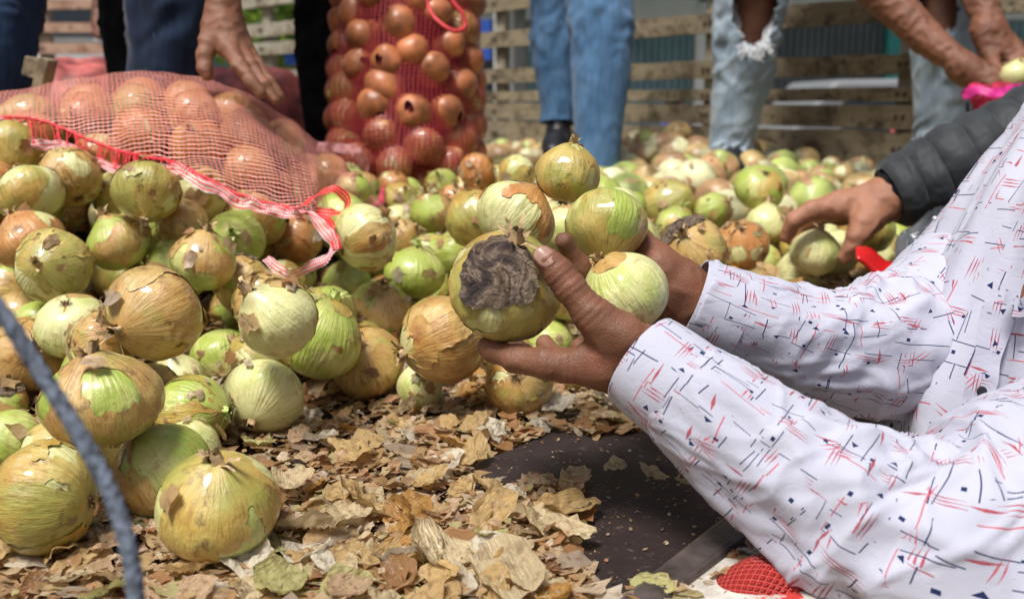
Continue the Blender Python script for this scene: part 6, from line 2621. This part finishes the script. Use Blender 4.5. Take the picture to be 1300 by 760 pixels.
# flakes resting on onions
tops = placed[:n_hero + 90]
for _ in range(2300):
    p, r = tops[rs.randrange(len(tops))]
    if p in [Vector(W(h[0], h[1], h[3])) for h in H[-7:]]:
        continue
    n_ = Vector((rs.gauss(0, .6), rs.gauss(0, .6), abs(rs.gauss(.8, .4)))).normalized()
    c = p + n_ * r * 1.03
    if rs.random() < .55:
        # slide down into the crevices
        n_ = Vector((rs.gauss(0, 1), rs.gauss(0, 1), rs.uniform(-.3, .3))).normalized()
        c = p + n_ * r * 1.06
    if c.y < .9 and rs.random() < .6:
        continue
    size = rs.choice((.004, .006, .009, .013))
    V, F = FT[rs.randrange(len(FT))]
    q = n_.to_track_quat('Z', 'Y').to_matrix() @ Matrix.Rotation(rs.uniform(0, 6.28), 3, 'Z') @ Matrix.Rotation(rs.gauss(0, .25), 3, 'X')
    V = V * size @ np.array(q).T + np.array(c)
    allv.append(V)
    allf += [tuple(i + off for i in f) for f in F]
    tint += [rs.random()] * len(V)
    off += len(V)
o = mesh_obj('papery_litter', np.concatenate(allv), allf, M['litter_mass'], attrs={'tint': tint})
tag(o, 'carpet of small torn papery onion skins on the truck bed', None, None, 'stuff')


def where_skin(px, py):
    marks = [(277, 700, 'just before the nearest golden onion'), (60, 720, 'before the golden-green onion at the lower left'), (392, 680, 'beside the large cupped pale skin'),
             (335, 560, 'below the pale onion with a dried stalk'), (533, 535, 'at the foot of the small smooth white onion'), (660, 540, 'under the near hand'),
             (460, 540, 'below the tan onion of the front row'), (600, 590, 'at the corner of the dark plate'), (700, 650, 'along the left rim of the dark plate'),
             (520, 660, 'round the standing orange-brown curl'), (640, 720, 'at the bottom edge by the large veined skin'), (480, 730, 'at the bottom edge left of centre'),
             (400, 740, 'at the bottom edge below the cupped skin'), (840, 600, 'on the dark plate below the cuff'), (950, 680, 'between the dark plate and the near sleeve'),
             (860, 500, 'between the two sleeves'), (1080, 540, 'on the dark floor behind the near sleeve'), (180, 730, 'at the foot of the grey-blue rope')]
    return min(marks, key=lambda m: (m[0] - px) ** 2 + (m[1] - py) ** 2)[2]


for p, s, R, px, py in indiv:
    tk = rs.choice(TK)
    me = rs.choice(FL[tk])
    o = inst('onion_skin', me)
    o.location = p
    o.scale = (s, s, s)
    o.rotation_euler = R.to_euler()
    tag(o, tk + ' onion skin flake ' + where_skin(px, py), 'onion skin', 'loose onion skins on the truck floor')
# named larger skins
for px, py, s, tilt, lab in ((392, 668, .034, (.5, .3), 'large cupped pale skin leaning against the nearest golden onion'),
                             (628, 545, .026, (.5, 0), 'upright pale grey-white skin below the near hand'),
                             (510, 655, .021, (1.1, .2), 'standing orange-brown skin curl in the bottom litter'),
                             (600, 572, .024, (.2, .4), 'flat tan skin at the edge of the dark plate'),
                             (780, 590, .014, (.1, .1), 'small straw skin alone on the dark plate'),
                             (828, 600, .014, (.1, .3), 'bent ochre skin alone on the dark plate near the cuff'),
                             (870, 612, .012, (.1, .1), 'tiny pale skin on the dark plate under the cuff'),
                             (722, 640, .026, (.25, .1), 'broad torn tan skin on the dark plate left of its ridge'),
                             (690, 655, .034, (.3, .3), 'broad golden skin overlapping the dark plate'),
                             (560, 705, .034, (.3, -.3), 'large striped golden skin at the bottom centre'),
                             (650, 725, .036, (.3, .1), 'large veined pale skin at the bottom edge'),
                             (470, 640, .030, (.4, -.4), 'broad pale brown skin in the centre of the litter'),
                             (975, 345, .022, (.9, .2), 'curled brown skin left of the gripped pale onion'),
                             (1000, 362, .024, (.6, -.4), 'orange brown skin below the gripped pale onion')):
    p = G(px, py, .02) if py > 400 else W(px, py, 1.36)
    tk = 'orange-brown' if 'orange' in lab else 'tan' if ('tan' in lab or 'brown' in lab) else 'whitish' if 'white' in lab else 'pale straw'
    o = inst('onion_skin', rs.choice(FL[tk]))
    o.location = p
    o.scale = (s, s, s)
    o.rotation_euler = (tilt[0], tilt[1], rs.uniform(0, 6))
    tag(o, lab, 'onion skin', 'loose onion skins on the truck floor')

print('COUNT onions', sum(1 for o in scene.objects if o.get('category') == 'onion'))
